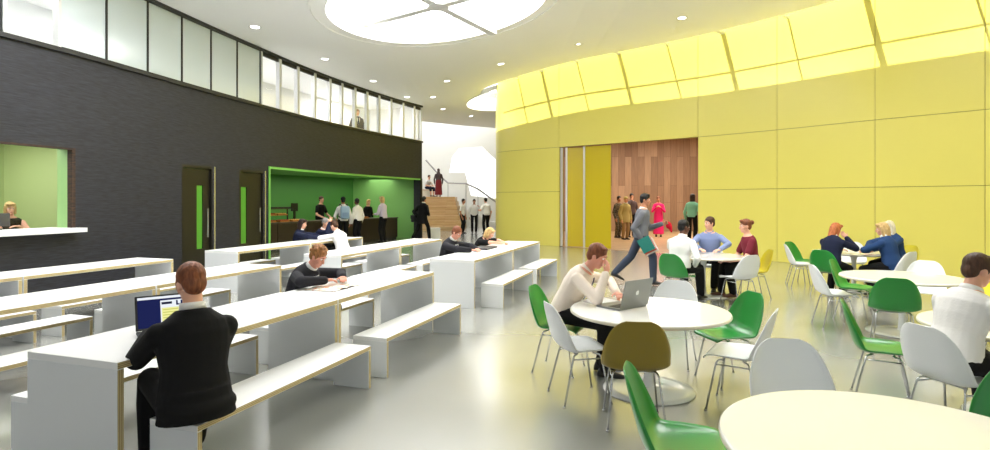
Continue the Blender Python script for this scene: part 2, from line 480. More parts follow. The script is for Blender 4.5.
# ------------------------------------------------------------------ servery
C0 = V((-7.2, 17.8)); CD = V((.459, .888)).normalized(); CN = V((-CD.y, CD.x))
CM = Matrix(((CD.x, CN.x, 0, C0.x), (CD.y, CN.y, 0, C0.y), (0, 0, 1, 0), (0, 0, 0, 1)))
def cpt(s, o, z=0): return CM @ V((s, o, z))
bm = bmesh.new(); box(bm, -5.5, 7.6, 2.6, 2.75, 0, 2.75, M=CM); struct('wall_servery', bm, M['greenwall'])
def vwall(name, a, b, z0, z1, m, th=.1):
    a = V(a); b = V(b); d = (b-a).normalized(); nn = V((-d.y, d.x)); bm = bmesh.new()
    Mx = Matrix(((d.x, nn.x, 0, a.x), (d.y, nn.y, 0, a.y), (0, 0, 1, 0), (0, 0, 0, 1)))
    box(bm, 0, (b-a).length, 0, th, z0, z1, M=Mx); return struct(name, bm, m)
e = cpt(6.9, 2.62)
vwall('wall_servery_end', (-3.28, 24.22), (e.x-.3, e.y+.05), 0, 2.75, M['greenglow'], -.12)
pa = PL.pos(sva-.12); da = PL.tan(sva); na = V((-da.y, da.x))
vwall('wall_servery_near', pa+na*.3, pa+na*4.5, 0, 2.75, M['greenwall'], .1)
# ceiling of the servery
bm = bmesh.new()
pts = [PL.pos(sva-.1)+V((-.29, 0)), PL.pos(LEND)+V((-.25, .1)), V((e.x, e.y+.3)), V(cpt(-5.4, 2.7)[:2])]
mid = [PL.pos(sva+(svb-sva)*k/8)+na*.29 for k in range(1, 8)]
loop = [pts[0]]+mid+pts[1:]
f1 = [bm.verts.new((p.x, p.y, 2.62)) for p in loop]; f2 = [bm.verts.new((p.x, p.y, 2.7)) for p in loop]
bm.faces.new(f1[::-1]); bm.faces.new(f2)
for i in range(len(loop)): bm.faces.new((f1[i], f1[(i+1) % len(loop)], f2[(i+1) % len(loop)], f2[i]))
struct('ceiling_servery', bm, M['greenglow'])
bm = bmesh.new(); strip(bm, PL, sva-.001, sva+.05, 0, 2.56, -.03, .1); strip(bm, PL, sva+.05, svb, 2.5, 2.56, -.02, .08)
struct('trim_6', bm, mat('green_edge', (120, 190, 90), .3))
bm = bmesh.new(); strip(bm, PL, svb+.02, svb+.26, 0, 2.56, -.02, .32); struct('trim_7', bm, M['doorblack'])

# ------------------------------------------------------------------ wall_right : yellow panels with an added sun slot over it
ZJ1, ZJ2, ZT = 1.95, 3.52, 6.95
oa, ob = RH(559), RH(698)
cols = [RH(498.5)-3.0, RH(499.2), oa, ob, RH(777), RH(875), RH(985)]
while cols[-1] < REND-2.6: cols.append(cols[-1]+2.45)
cols.append(REND)
bm = bmesh.new(); g = .006
for i in range(len(cols)-1):
    a, b = cols[i], cols[i+1]
    for z0, z1 in ((.0, ZJ1), (ZJ1, ZJ2), (ZJ2, ZT)):
        if abs(a-oa) < 1e-6 and z1 <= ZJ2+.01: continue
        strip(bm, PR, a+g, b-g, z0+g, z1-g, 0, .06)
    
for a, b, z0, z1 in ((0, oa-.01, 0, ZT), (oa-.01, ob+.01, ZJ2+.01, ZT), (ob+.01, REND, 0, ZT)):
    strip(bm, PR, a, b, z0, z1, .02, .32, mi=1)
struct('wall_right', bm, [M['yellow'], M['yjoint']])
# folding doors standing in the left of the opening
def folding(px0, px1, o0, o1, first, label):
    a, b = RH(px0), RH(px1); p = PR.pos(a); q = PR.pos(b)
    d = PR.tan(a); nn = V((-d.y, d.x)); p = p+nn*o0; q = q+nn*o1
    d = (q-p).normalized(); nn = V((-d.y, d.x)); L = (q-p).length
    t = thing('folding_door', label, 'door', (p.x, p.y, 0), math.atan2(d.y, d.x), 'yellow folding door leaves')
    bm = bmesh.new(); box(bm, .07, L, -.02, .02, .02, ZJ2-.03)
    mobj('door_leaf', bm, M['ydoor'], t)
    bm = bmesh.new(); box(bm, 0, .07, -.04, .04, .0, ZJ2-.02); mobj('edge_post', bm, M['alu'], t)
    return t
folding(564, 580.5, .1, .38, True, 'narrow yellow folding door leaf with pale metal edge, left in the wide doorway')
folding(581.5, 608, .14, .2, False, 'wider yellow folding door leaf with pale metal edge beside the wood-lined room')
a = RH(559); p = PR.pos(a); d = PR.tan(a)
t = thing('door_post', 'slim pale metal post at the left jamb of the yellow doorway', 'post', (p.x+.05, p.y-.0, 0), math.atan2(d.y, d.x))
bm = bmesh.new(); box(bm, 0, .06, .0, .07, 0, ZJ2-.02); mobj('post_shaft', bm, M['alu'], t)
bm = bmesh.new(); box(bm, -.02, .08, -.02, .09, 0, .02); mobj('post_foot', bm, M['steel'], t)

# ------------------------------------------------------------------ wood lined room behind the opening
bm = bmesh.new(); box(bm, 1.2, 15.5, 29.3, 29.45, 0, 5.2); struct('wall_wood', bm, M['woodwall'])
bm = bmesh.new(); box(bm, 1.2, 1.35, 23, 29.3, 0, 5.2); struct('wall_wood_left', bm, M['woodwall'])
bm = bmesh.new(); box(bm, 15.4, 15.55, 11, 29.3, 0, 5.2); struct('wall_wood_right', bm, M['woodwall'])
def poly_prism(bm, P, z0, z1, mi=0):
    a = [bm.verts.new((x, y, z0)) for x, y in P]; b = [bm.verts.new((x, y, z1)) for x, y in P]
    bm.faces.new(a[::-1]).material_index = mi; bm.faces.new(b).material_index = mi
    for i in range(len(P)): bm.faces.new((a[i], a[(i+1) % len(P)], b[(i+1) % len(P)], b[i])).material_index = mi
edge = [(p+V((-PR.tan(q).y, PR.tan(q).x))*.02) for q in [oa+(REND*0+ob-oa)*k/6 for k in range(7)] for p in [PR.pos(q)]]
bm = bmesh.new()
poly_prism(bm, [(p.x, p.y) for p in edge]+[(15, 12.5), (15.4, 29.3), (1.35, 29.3), (1.35, 23.2)], -.02, .012)
struct('floor_wood', bm, M['woodfloor'])
bm = bmesh.new(); poly_prism(bm, [(1.3, 23), (2.6, 20.6), (8.6, 15.3), (15.4, 15), (15.4, 29.4), (1.3, 29.4)], 4.9, 5.0)
struct('ceiling_wood_room', bm, M['white'])

# ------------------------------------------------------------------ ceiling with roof light openings and the added slot along the yellow wall
SLOT = .62  # unseen gap, sized so the sun reaches only the wall's upper band
roof = [(-1.25, 12.4, 2.4), (2.05, 24.9, 3.3), (4.6, 7.3, 2.4), (-4.3, 7.3, 2.3)]  # last two lie out of view, added for their light
s0 = RH(498.5)-1.2
sl = [PR.pos(s0+(REND-s0)*k/110) for k in range(111)]
outer = [V((-11, -8)), V((13.3, -8))]
edgepts = [V((p.x-SLOT, p.y)) for p in sl][::-1]
outer += [p for p in edgepts if p.y > -7.5]
outer += [V((.9, 23.9)), V((.9, 36.2)), V((.0, 34.3)), V((-3.7, 28.6)), V((-6, 26.2)), V((-11, 26.2))]
def inside(p, poly):
    c = False; j = len(poly)-1
    for i in range(len(poly)):
        a, b = poly[i], poly[j]
        if (a.y > p.y) != (b.y > p.y) and p.x < (b.x-a.x)*(p.y-a.y)/(b.y-a.y)+a.x: c = not c
        j = i
    return c
verts = list(outer); eds = [(i, (i+1) % len(outer)) for i in range(len(outer))]
for cx, cy, r in roof:
    b0 = len(verts)
    verts += [V((cx+r*math.cos(2*math.pi*k/72), cy+r*math.sin(2*math.pi*k/72))) for k in range(72)]
    eds += [(b0+k, b0+(k+1) % 72) for k in range(72)]
for ix in range(-10, 14):
    for iy in range(-7, 36, 2):
        p = V((ix*1.0+.13, iy+.21))
        if inside(p, outer) and all((p-V((cx, cy))).length > r+.1 for cx, cy, r in roof): verts.append(p)
# (the second roof light also cuts the slot edge near the wall end)
res = delaunay_2d_cdt(verts, eds, [], 0, 1e-5)
vv, ff = res[0], res[2]
bm = bmesh.new(); lo = [bm.verts.new((p.x, p.y, zc(p.x))) for p in vv]; hi = {}
for f in ff:
    c = sum((vv[i] for i in f), V((0, 0)))/3
    if not inside(c, outer) or any((c-V((cx, cy))).length < r*.998 for cx, cy, r in roof): continue
    bm.faces.new([lo[i] for i in f][::-1] if (vv[f[1]]-vv[f[0]]).cross(vv[f[2]]-vv[f[0]]) > 0 else [lo[i] for i in f])
bm.verts.ensure_lookup_table()
for v in [v for v in bm.verts if not v.link_faces]: bm.verts.remove(v)
ex = bmesh.ops.extrude_face_region(bm, geom=list(bm.faces))
for v in ex['geom']:
    if isinstance(v, bmesh.types.BMVert): v.co.z += .12
bmesh.ops.recalc_face_normals(bm, faces=list(bm.faces))
struct('ceiling', bm, M['ceil'])

# roof lights: curb with stepped lip, spoked glazing bars and bright panes
def roof_light(cx, cy, r, angs, bars=True):
    global wn
    wn += 1
    bm = bmesh.new(); n = 96
    lip = bars
    prof = [(r+.36, -.002), (r+.36, -.03), (r+.31, -.035), (r+.3, -.012), (r+.02, -.012), (r, -.03), (r-.01, .55), (r+.12, .6), (r+.12, .125)]
    if not lip: prof = prof[5:]
    R = [[bm.verts.new((cx+q*math.cos(2*math.pi*k/n), cy+q*math.sin(2*math.pi*k/n), zc(cx+q*math.cos(2*math.pi*k/n))+dz)) for k in range(n)] for q, dz in prof]
    for A, B in zip(R, R[1:]):
        for k in range(n): bm.faces.new((A[k], A[(k+1) % n], B[(k+1) % n], B[k]))
    bmesh.ops.recalc_face_normals(bm, faces=list(bm.faces))
    w = struct('window_%d' % wn, bm, M['ceil'], smooth=False)
    z = zc(cx)+.62
    bm = bmesh.new(); lathe(bm, [(0, z), (r+.05, z), (r+.05, z+.02), (0, z+.02)], 72, c=(cx, cy)); mobj('pane', bm, M['sky'], w)
    if bars:
        zb = zc(cx)+.1
        for an in angs:
            d = V((math.cos(math.radians(an)), math.sin(math.radians(an)), 0)); s = V((-d.y, d.x, 0)); bm = bmesh.new()
            Mx = Matrix(((d.x, s.x, 0, cx), (d.y, s.y, 0, cy), (0, 0, 1, zb), (0, 0, 0, 1)))
            box(bm, .02, r+.02, -.1, .1, -.06, .1, M=Mx); mobj('glazing_bar', bm, M['alu'], w)
        bm = bmesh.new(); lathe(bm, [(0, zb-.07), (.24, zb-.07), (.24, zb+.1), (0, zb+.1)], 20, c=(cx, cy)); mobj('glazing_hub', bm, M['alu'], w)
roof_light(*roof[0], (145, 60, -35, -120))
roof_light(*roof[1], (30, 120, 210, 300), False)
roof_light(*roof[2], (20, 92, 164, 236, 308))  # this one and the next are unseen, added to light the near furniture
roof_light(*roof[3], (20, 92, 164, 236, 308))

# bars added in the slot to cast the sun patch's shadow lines: thick and thin ones square to the wall, one rod along it
bm = bmesh.new()
def slotbar(q, w):
    p = PR.pos(q); d = PR.tan(q); nn = V((d.y, -d.x))     # into the hall
    e = p+nn*SLOT*1.05; z = zc(p.x)+.06
    Mx = Matrix(((nn.x, d.x, 0, p.x), (nn.y, d.y, 0, p.y), (0, 0, 1, z), (0, 0, 0, 1)))
    box(bm, -.02, SLOT*1.02, -w/2, w/2, -.03, .03, M=Mx)
for px, w in ((518, .035), (541.7, .11), (577, .035), (619, .11), (667, .035), (723, .12), (788, .035), (866, .13), (969, .04)): slotbar(RH(px), w)
q = RH(969); 
for k in range(1, 5): slotbar(q+k*1.6, .12 if k % 2 else .04)
rod = [V((p.x-.41, p.y, zc(p.x)+.06)) for p in sl if p.y < 21.9]
tube(bm, rod, .008, 6)
struct('trim_8', bm, M['alu'])
# outer roof edge shielding the slot's far side: none needed, the wall runs past the ceiling

# ------------------------------------------------------------------ atrium with stairs beyond
def wall_hole(name, Y, x0, x1, z0, z1, hole, m, th=.3):
    O = [V((x0, z0)), V((x1, z0)), V((x1, z1)), V((x0, z1))]; H = [V(h) for h in hole]
    vs = O+H; ed = [(i, (i+1) % 4) for i in range(4)]+[(4+i, 4+(i+1) % len(H)) for i in range(len(H))]
    r = delaunay_2d_cdt(vs, ed, [], 0, 1e-5); bm = bmesh.new(); vl = [bm.verts.new((p.x, Y, p.y)) for p in r[0]]
    for f in r[2]:
        c = sum((r[0][i] for i in f), V((0, 0)))/3
        if not inside(c, H): bm.faces.new([vl[i] for i in f])
    ex = bmesh.ops.extrude_face_region(bm, geom=list(bm.faces))
    for v in ex['geom']:
        if isinstance(v, bmesh.types.BMVert): v.co.y += th
    bmesh.ops.recalc_face_normals(bm, faces=list(bm.faces)); return struct(name, bm, m)
YB = 37.0
hole = [((x-CX)/F*YB, EYE+(HZ-y)/F*YB) for x, y in ((449, 172.6), (452, 156.7), (459, 148), (482, 146.6), (497, 161), (520, 190), (520, 201), (471, 195.7), (465, 172.6))]
wall_hole('wall_back', YB, -12, 4, 0, 11, hole, M['white'])
wn += 1
bm = bmesh.new(); box(bm, min(h[0] for h in hole)-.2, max(h[0] for h in hole)+.2, YB+.32, YB+.34, min(h[1] for h in hole)-.2, max(h[1] for h in hole)+.2)
struct('window_%d' % wn, bm, emis('atrium_window_sky', (255, 255, 255), 1.6))
bm = bmesh.new(); box(bm, -12.1, -12, 26, 37, 0, 11); struct('wall_atrium_left', bm, M['white'])
bm = bmesh.new(); box(bm, 3.9, 4, 29.6, 37, 0, 11); struct('wall_atrium_right', bm, M['white'])
bm = bmesh.new(); box(bm, -12, 4, 26, 37.2, 11, 11.1); struct('ceiling_atrium', bm, M['white'])
bm = bmesh.new()   # fascia closing ceiling edge up to the atrium roof
Q = [V((.9, 36.2)), V((.0, 34.3)), V((-3.7, 28.6)), V((-6, 26.2)), V((-12, 26.2))]
for a, b in zip(Q, Q[1:]):
    va = [bm.verts.new((a.x, a.y, zc(a.x)+.01)), bm.verts.new((b.x, b.y, zc(b.x)+.01)), bm.verts.new((b.x, b.y, 11)), bm.verts.new((a.x, a.y, 11))]
    bm.faces.new(va)
    wv = [bm.verts.new((v.co.x-.05, v.co.y-.08, v.co.z)) for v in va]; bm.faces.new(wv[::-1])
    for i in range(4): bm.faces.new((va[i], va[(i+1) % 4], wv[(i+1) % 4], wv[i]))
struct('wall_fascia', bm, M['white'])
# broad wooden steps
t = thing('wooden_steps', 'broad pale wooden steps rising beyond the end of the black wall', 'steps', (0, 0, 0))
for k in range(7):
    bm = bmesh.new(); y0 = 29.7+.4*k; xr = -1.75-.09*k
    box(bm, -7.5, xr, y0, 34, .262*k+(.0 if k == 0 else .001), .262*(k+1))
    bevel_all(bm, .012, 1); mobj('step', bm, M['woodstep'], t)
t2 = thing('upper_landing', 'pale block the seated child uses at the head of the wooden steps', 'landing', (0, 0, 0))
bm = bmesh.new(); box(bm, -7, -3.75, 33.0, 34, 1.835, 2.22); mobj('landing_block', bm, M['white'], t2)
bm = bmesh.new(); box(bm, -7, -3.72, 32.97, 34, 2.22, 2.27); mobj('landing_tread', bm, M['woodstep'], t2)
# white flight rising to the left behind, with its handrail
t = thing('white_staircase', 'white stair flight climbing to the left along the bright back wall', 'staircase', (0, 0, 0))
for k in range(14):
    bm = bmesh.new(); x1 = .3-.31*k; box(bm, x1-.31, x1, 34.6, 36, 0, .15*(k+1)); mobj('step', bm, M['white'], t)
t = thing('handrail', 'thin grey handrail following the white stairs by the back wall', 'rail', (0, 0, 0))
RY = 34.4; railm = mat('rail_grey', (168, 168, 170), .4, .5)
rp = [((x-CX)/F*RY, RY, EYE+(HZ-y)/F*RY) for x, y in ((426, 160), (440, 176), (448, 183), (466, 183.6), (478, 189), (496, 202))]
bm = bmesh.new(); tube(bm, rp, .05, 8); mobj('rail_bar', bm, railm, t)
for x, y, z in rp[2:]:
    bm = bmesh.new(); tube(bm, [(x, y, 0), (x, y, z)], .02, 6); mobj('rail_post', bm, railm, t)

# ------------------------------------------------------------------ downlights
def downlight(px, py, label):
    Y = 12
    for _ in range(12):
        x = (px-CX)/F*Y; Y = F*(zc(x)-EYE)/(HZ-py)
    x = (px-CX)/F*Y; z = zc(x)
    t = thing('ceiling_downlight', label, 'ceiling light', (x, Y, z), 0, 'recessed ceiling downlights')
    sl_ = (zc(x+.1)-zc(x-.1))/.2; t.rotation_euler = (0, -math.atan(sl_), 0)
    bm = bmesh.new(); lathe(bm, [(.1, -.002), (.135, -.012), (.14, 0), (.1, .01)], 28); mobj('trim_ring', bm, M['alu'], t, True)
    bm = bmesh.new(); lathe(bm, [(0, -.008), (.1, -.006), (.1, .0), (0, .0)], 28); mobj('lamp_lens', bm, M['lens'], t)
for px, py, lab in ((255, 27, 'round ceiling downlight nearest the frosted gallery panels, far left'),
    (325, 59, 'ceiling downlight second along from the left above the gallery glass'),
    (373, 81, 'ceiling downlight third along the gallery glass line'),
    (407, 97, 'small ceiling downlight above the end of the gallery glazing'),
    (433, 97, 'small ceiling downlight right of the one over the gallery end'),
    (447, 81, 'ceiling downlight midway between skylight rim and far roof opening'),
    (443, 109, 'tiny far ceiling downlight close to the ceiling edge over the steps'),
    (471, 116, 'tiny far ceiling downlight beside the yellow-edged roof opening'),
    (501, 64, 'ceiling downlight just above the left end of the yellow wall'),
    (579, 44, 'ceiling downlight near the yellow wall, above the folding doors'),
    (682, 18, 'largest ceiling downlight on the right, near the sunlit yellow wall')):
    downlight(px, py, lab)
def servery_light(px, lab):
    # row of small lights just inside the servery opening
    s = LH(px); p = PL.pos(s); d = PL.tan(s); nn = V((-d.y, d.x)); p = p+nn*.75
    t = thing('servery_downlight', lab, 'ceiling light', (p.x, p.y, 2.62), 0, 'servery ceiling downlights')
    bm = bmesh.new(); lathe(bm, [(.07, -.002), (.1, -.012), (.105, 0), (.07, .0)], 20); mobj('trim_ring', bm, M['alu'], t, True)
    bm = bmesh.new(); lathe(bm, [(0, -.01), (.07, -.008), (.07, 0), (0, 0)], 20); mobj('lamp_lens', bm, M['lens'], t)
for px, lab in zip((283, 305, 328, 350, 372, 392), ('first', 'second', 'third', 'fourth', 'fifth', 'sixth')):
    servery_light(px, lab+' small downlight from the left in the green servery ceiling')

# ------------------------------------------------------------------ lights
sun = bpy.data.lights.new('sun', 'SUN'); sun.energy = SUN_E; sun.angle = math.radians(.5); sun.color = (1, .97, .88)
so = bpy.data.objects.new('sun', sun); COL.objects.link(so)
so.rotation_euler = V((.6, 0, -1.7)).to_track_quat('-Z', 'Y').to_euler()
w = bpy.data.worlds.new('world'); SC.world = w; w.use_nodes = True
w.node_tree.nodes['Background'].inputs[0].default_value = (.93, .96, 1, 1); w.node_tree.nodes['Background'].inputs[1].default_value = WORLD
area('servery_lamp', cpt(3.2, 1.2, 2.55), 1, P_SERV, (255, 250, 235), (0, 0, math.atan2(CD.y, CD.x)), 1) 
bpy.data.lights['servery_lamp'].shape = 'RECTANGLE'; bpy.data.lights['servery_lamp'].size = 8; bpy.data.lights['servery_lamp'].size_y = 1.2
p = PL.pos(LH(20)); area('reception_fill', (p.x-1.3, p.y+.3, 2.85), 2.0, P_REC)  # added area light without a fixture, brightens the reception room
for k, (px, pw) in enumerate(((40, 1), (200, 1), (300, 1.2), (385, 1.6))):
    s = LH(px); p = PL.pos(s); d = PL.tan(s); nn = V((-d.y, d.x)); p = p+nn*1.5
    area('gallery_fill', (p.x, p.y, 5.6), 1.6, P_GAL*pw)  # unseen area lights added to brighten the gallery interior
area('wood_room_fill', (8, 24, 4.85), 6, P_WOOD, (255, 246, 230))  # added area light under the ceiling, no fitting, lifts the wood lining
area('atrium_fill', (-4, 32.5, 10.8), 6, P_ATR)  # unseen area light added to keep the back wall bright white
SC.view_settings.view_transform = 'Standard'; SC.view_settings.look = 'None'
SC.view_settings.gamma = 1; SC.view_settings.exposure = EXPO
SC.view_settings.use_curve_mapping = False
# ================================================================== rows of tables and benches
U = V((.3206, .9472)); PP = V((.9472, -.3206)); RZ = math.atan2(U.y, U.x)-math.pi/2
def st(s, t, z=0): return V((U.x*s+PP.x*t, U.y*s+PP.y*t, z))
TH, BH = .735, .37

def slab_form(name, label, cat, s0, s1, t0, t1, h, th, group, parts):
    """inverted-U laminate piece on the row grid: top plus two end panels, plywood edges showing on the long sides"""
    c = st((s0+s1)/2, (t0+t1)/2); t = thing(name, label, cat, c, RZ, group)
    L, W = (s1-s0)/2, (t1-t0)/2
    def piece(nm, y0, y1, z0, z1, ply):
        bm = bmesh.new(); fs = box(bm, -W, W, y0, y1, z0, z1)
        for i in (4, 5): fs[i].material_index = 1
        bmesh.ops.bevel(bm, geom=list(bm.edges), offset=.0025, segments=1, affect='EDGES')
        mobj(nm, bm, [M['laminate'] if ply == 'z' else M['endpanel'], M['ply_'+ply]], t)
    piece(parts[0], -L, L, h-th, h, 'z')
    piece(parts[1], -L, -L+th, 0, h-th, 'y'); piece(parts[1], L-th, L, 0, h-th, 'y')
    return t

TT = {'A': (-3.765, -3.02), 'B': (-6.11, -5.37), 'D': (-8.25, -7.5)}
SEG = [(2.30, 4.41), (4.425, 6.5), (7.94, 9.97), (9.985, 12.02)]
table_names = {
 'A0': 'white table nearest the camera, the one carrying the suited man\'s laptop',
 'A1': 'white table in the front row carrying the open magazine',
 'A2': 'white table nearest the yellow wall carrying the black folder',
 'A3': 'white table nearest the yellow wall, its empty far half',
 'B0': 'white middle-row table cut by the left photo edge behind the near table',
 'B1': 'white middle-row table behind the suited man\'s head',
 'B2': 'white middle-row table behind the curly-haired boy reading',
 'B3': 'white middle-row table farthest off, before the man with the shoulder bag',
 'D0': 'white table along the black wall below the green reception window',
 'D1': 'white table along the black wall ending just before the first dark door',
 'D2': 'white table along the black wall starting in front of the second dark door',
 'D3': 'white table in front of the servery where three pupils sit together'}
short = {'A0': 'the suited man\'s laptop table', 'A1': 'the table with the open magazine', 'A2': 'the table with the black folder', 'A3': 'the empty table nearest the yellow wall',
 'B0': 'the middle-row table at the left photo edge', 'B1': 'the middle-row table behind the suited man\'s head', 'B2': 'the middle-row table behind the curly-haired boy', 'B3': 'the farthest middle-row table',
 'D0': 'the wall-side table below the green window', 'D1': 'the wall-side table before the first door', 'D2': 'the wall-side table by the second door', 'D3': 'the table where three pupils sit'}
for r in 'ABD':
    for i, (a, b) in enumerate(SEG):
        if r == 'D' and i < 2: a, b = (2.45, 4.53) if i == 0 else (4.545, 6.62)
        if r == 'B' and i < 2: a, b = (2.42, 4.52) if i == 0 else (4.535, 6.5)
        slab_form('canteen_table', table_names[r+str(i)], 'table', a, b, *TT[r], TH, .042, 'white canteen tables', ('tabletop', 'end_panel'))
        for side in ('right', 'left'):
            if r == 'D' and side == 'left' and i < 2: continue
            t0 = TT[r][1]+.05 if side == 'right' else TT[r][0]-.42
            t1 = t0+.36
            lab = ('white bench on the open-floor side of ' if side == 'right' else 'white bench on the black-wall side of ')+short[r+str(i)]
            slab_form('canteen_bench', lab, 'bench', a+.16, b-.1, t0, t1, BH, .036, 'white canteen benches', ('seat', 'end_panel'))

# ================================================================== round pedestal tables
def round_table(x, y, label, first=[None]):
    if first[0] is None:
        t = thing('round_table', label, 'table', (x, y, 0), 0, 'round white tables')
        bm = bmesh.new(); R = .675
        lathe(bm, [(0, .664), (R-.035, .664), (R-.012, .667)], 72); lathe(bm, [(R-.012, .667), (R-.001, .673), (R, .682), (R-.002, .692)], 72, 1)
        lathe(bm, [(R-.002, .692), (R-.008, .698), (R-.018, .70), (0, .70)], 72)
        bmesh.ops.remove_doubles(bm, verts=list(bm.verts), dist=1e-5)
        o = mobj('tabletop', bm, [M['tabletop'], M['tableedge']], t)
        for p in o.data.polygons: p.use_smooth = len(p.vertices) == 4 and abs(p.normal.z) < .98
        bm = bmesh.new(); lathe(bm, [(.06, .035), (.047, .06), (.04, .12), (.036, .3), (.038, .5), (.055, .6), (.1, .652), (.16, .664), (0, .664)], 40); mobj('stem', bm, M['tablebase'], t, True)
        bm = bmesh.new(); lathe(bm, [(0, .001), (.385, .001), (.39, .006), (.385, .013), (.3, .02), (.14, .027), (.07, .04), (0, .04)], 72); mobj('base', bm, M['tablebase'], t, True)
        first[0] = t; return t
    return copy_tree(first[0], (x, y, 0), 0, label)
T1, T2, T3, T4, T5, T6 = (1.335, 4.87), (1.58, 2.14), (5.06, 6.96), (6.6, 10.3), (3.6, 9.67), (4.0, 4.2)
round_table(*T1, 'round white pedestal table with the grey laptop on it')
round_table(*T2, 'round white table top cut by the lower right photo corner')
round_table(*T3, 'empty round white table ringed by green and white chairs at right')
round_table(*T4, 'farthest round white table where long-haired girls sit by the yellow wall')
round_table(*T5, 'round white table where the maroon-topped woman sits with two men')
round_table(*T6, 'round white table at the right edge behind the man in a white shirt')

# ================================================================== shell chairs
CHC = dict(green=mat('chair_green', (30, 140, 52), .32, coat=.2), white=mat('chair_white', (238, 241, 243), .32, coat=.2),
           olive=mat('chair_olive', (136, 116, 26), .35, coat=.15), yellow=mat('chair_yellow', (220, 204, 34), .35, coat=.15))
def shell_mesh():
    # (y, z, half width, edge lift forward/up, bias) along the profile from the front lip to the top of the back
    prof = [(.225, .405, .185, .0, 0), (.215, .425, .205, .004, 0), (.17, .436, .222, .016, .1), (.08, .428, .232, .034, .15), (-.02, .420, .236, .05, .2), (-.11, .422, .238, .066, .45),
            (-.165, .450, .238, .078, .75), (-.198, .505, .236, .078, 1), (-.218, .575, .232, .066, 1), (-.240, .655, .212, .05, 1), (-.260, .735, .176, .034, 1), (-.271, .782, .132, .018, 1), (-.277, .806, .085, .006, 1)]
    n = len(prof); K = 3; rows = []
    def cr(a, b, c, d, t): return .5*((2*b)+(-a+c)*t+(2*a-5*b+4*c-d)*t*t+(-a+3*b-3*c+d)*t**3)
    for i in range(n-1):
        for k in range(K):
            t = k/K; q = [prof[max(i-1, 0)], prof[i], prof[i+1], prof[min(i+2, n-1)]]
            rows.append([cr(q[0][j], q[1][j], q[2][j], q[3][j], t) for j in range(5)])
    rows.append(prof[-1])
    bm = bmesh.new(); W = 14; G = []
    for y, z, hw, lift, bias in rows:
        r = []
        for j in range(W+1):
            u = -1+2*j/W; e = abs(u)**2.6*lift
            r.append(bm.verts.new((hw*math.sin(u*math.pi/2)*.5+hw*u*.5, y+e*bias*.9, z+e*(1-bias)+.0)))
        G.append(r)
    for a, b in zip(G, G[1:]):
        for j in range(W): bm.faces.new((a[j], a[j+1], b[j+1], b[j]))
    bmesh.ops.recalc_face_normals(bm, faces=list(bm.faces))
    bmesh.ops.solidify(bm, geom=list(bm.faces), thickness=-.008)
    bmesh.ops.recalc_face_normals(bm, faces=list(bm.faces))
    return bm
_protos = {}
def chair(col, x, y, face, label):
    """face = direction the sitter looks, (dx, dy)"""
    rz = math.atan2(face[1], face[0])-math.pi/2
    if col in _protos: return copy_tree(_protos[col], (x, y, 0), rz, label)
    t = thing('shell_chair', label, 'chair', (x, y, 0), rz, col+' shell chairs')
    mobj('shell', shell_mesh(), CHC[col], t, True)
    for sx in (-1, 1):
        for y0, y1 in ((.13, .2), (-.11, -.2)):
            bm = bmesh.new(); tube(bm, [(sx*.13, y0*.55, .405), (sx*.155, y0*.9, .395), (sx*.165, y0, .375), (sx*.205, y1, .004)], .0075, 8)
            lathe(bm, [(0, 0), (.011, 0), (.011, .012), (0, .014)], 10, c=(sx*.205, y1)); mobj('leg', bm, M['chrome'], t, True)
    for yy in (.085, -.075):
        bm = bmesh.new(); tube(bm, [(-.15, yy, .4), (.15, yy, .4)], .007, 8); mobj('cross_bar', bm, M['chrome'], t, True)
    for sx in (-1, 1):
        bm = bmesh.new(); tube(bm, [(sx*.167, .135, .365), (sx*.167, -.115, .365)], .006, 8); mobj('side_bar', bm, M['chrome'], t, True)
    _protos[col] = t; return t
def toward(x, y, T, dx=0, dy=0):
    d = V((T[0]-x+dx, T[1]-y+dy)).normalized(); return (d.x, d.y)
chair('white', .70, 4.68, (.97, .22), 'white shell chair left of the laptop table, in front of the writing man')
chair('green', .62, 5.45, (.9, -.4), 'green shell chair the man writing beside the grey laptop sits on')
chair('olive', 1.03, 4.16, (.12, .99), 'olive brown shell chair with its back to the camera')
chair('white', 1.93, 4.45, (-.76, .5), 'white shell chair right of the laptop table, nearer the camera')
chair('green', 2.12, 5.1, (-.97, -.2), 'green shell chair on the right side of the laptop table')
chair('white', 1.78, 5.66, (-.5, -.87), 'white shell chair behind the laptop table, half hidden by the lid')
chair('green', .93, 2.78, (.95, -.3), 'green shell chair at the bottom of the photo left of the cut-off table')
chair('white', 1.73, 3.14, (-.12, -1), 'white shell chair back rising just behind the cut-off front table')
chair('green', 2.55, 2.72, (-.84, -.54), 'green shell chair cut by the right photo edge beside the front table')
chair('green', 3.17, 4.6, (.85, -.52), 'green shell chair alone left of the white-shirted man at right')
chair('white', 3.15, 3.85, (.96, .22), 'white shell chair under the white-shirted man at the right edge')
chair('green', 4.48, 6.3, (.5, .86), 'dark green chair with its back to the camera at the empty table')
chair('green', 4.98, 7.78, (.72, -.69), 'bright green chair at the left far side of the empty table')
chair('white', 4.42, 7.3, (.97, -.2), 'white chair left of the empty table, seen from its side')
chair('white', 5.82, 7.62, (-.72, -.69), 'white chair at the far side of the empty table facing the camera')
chair('yellow', 5.98, 7.02, (-1, .0), 'yellow chair on the right of the empty table')
chair('white', 5.78, 6.3, (-.74, .66), 'white chair half hidden behind the right-hand man\'s head')
chair('white', 5.80, 10.62, (.93, -.3), 'white side-on chair farthest left at the girls\' table')
chair('green', 6.1, 11.15, (.5, -.86), 'green chair behind the side-on white one at the girls\' table')
chair('green', 5.74, 9.64, (.82, .57), 'green chair under the red-haired girl')
chair('white', 7.1, 11.12, (-.5, -.85), 'white chair on the far side of the girls\' table, facing the camera')
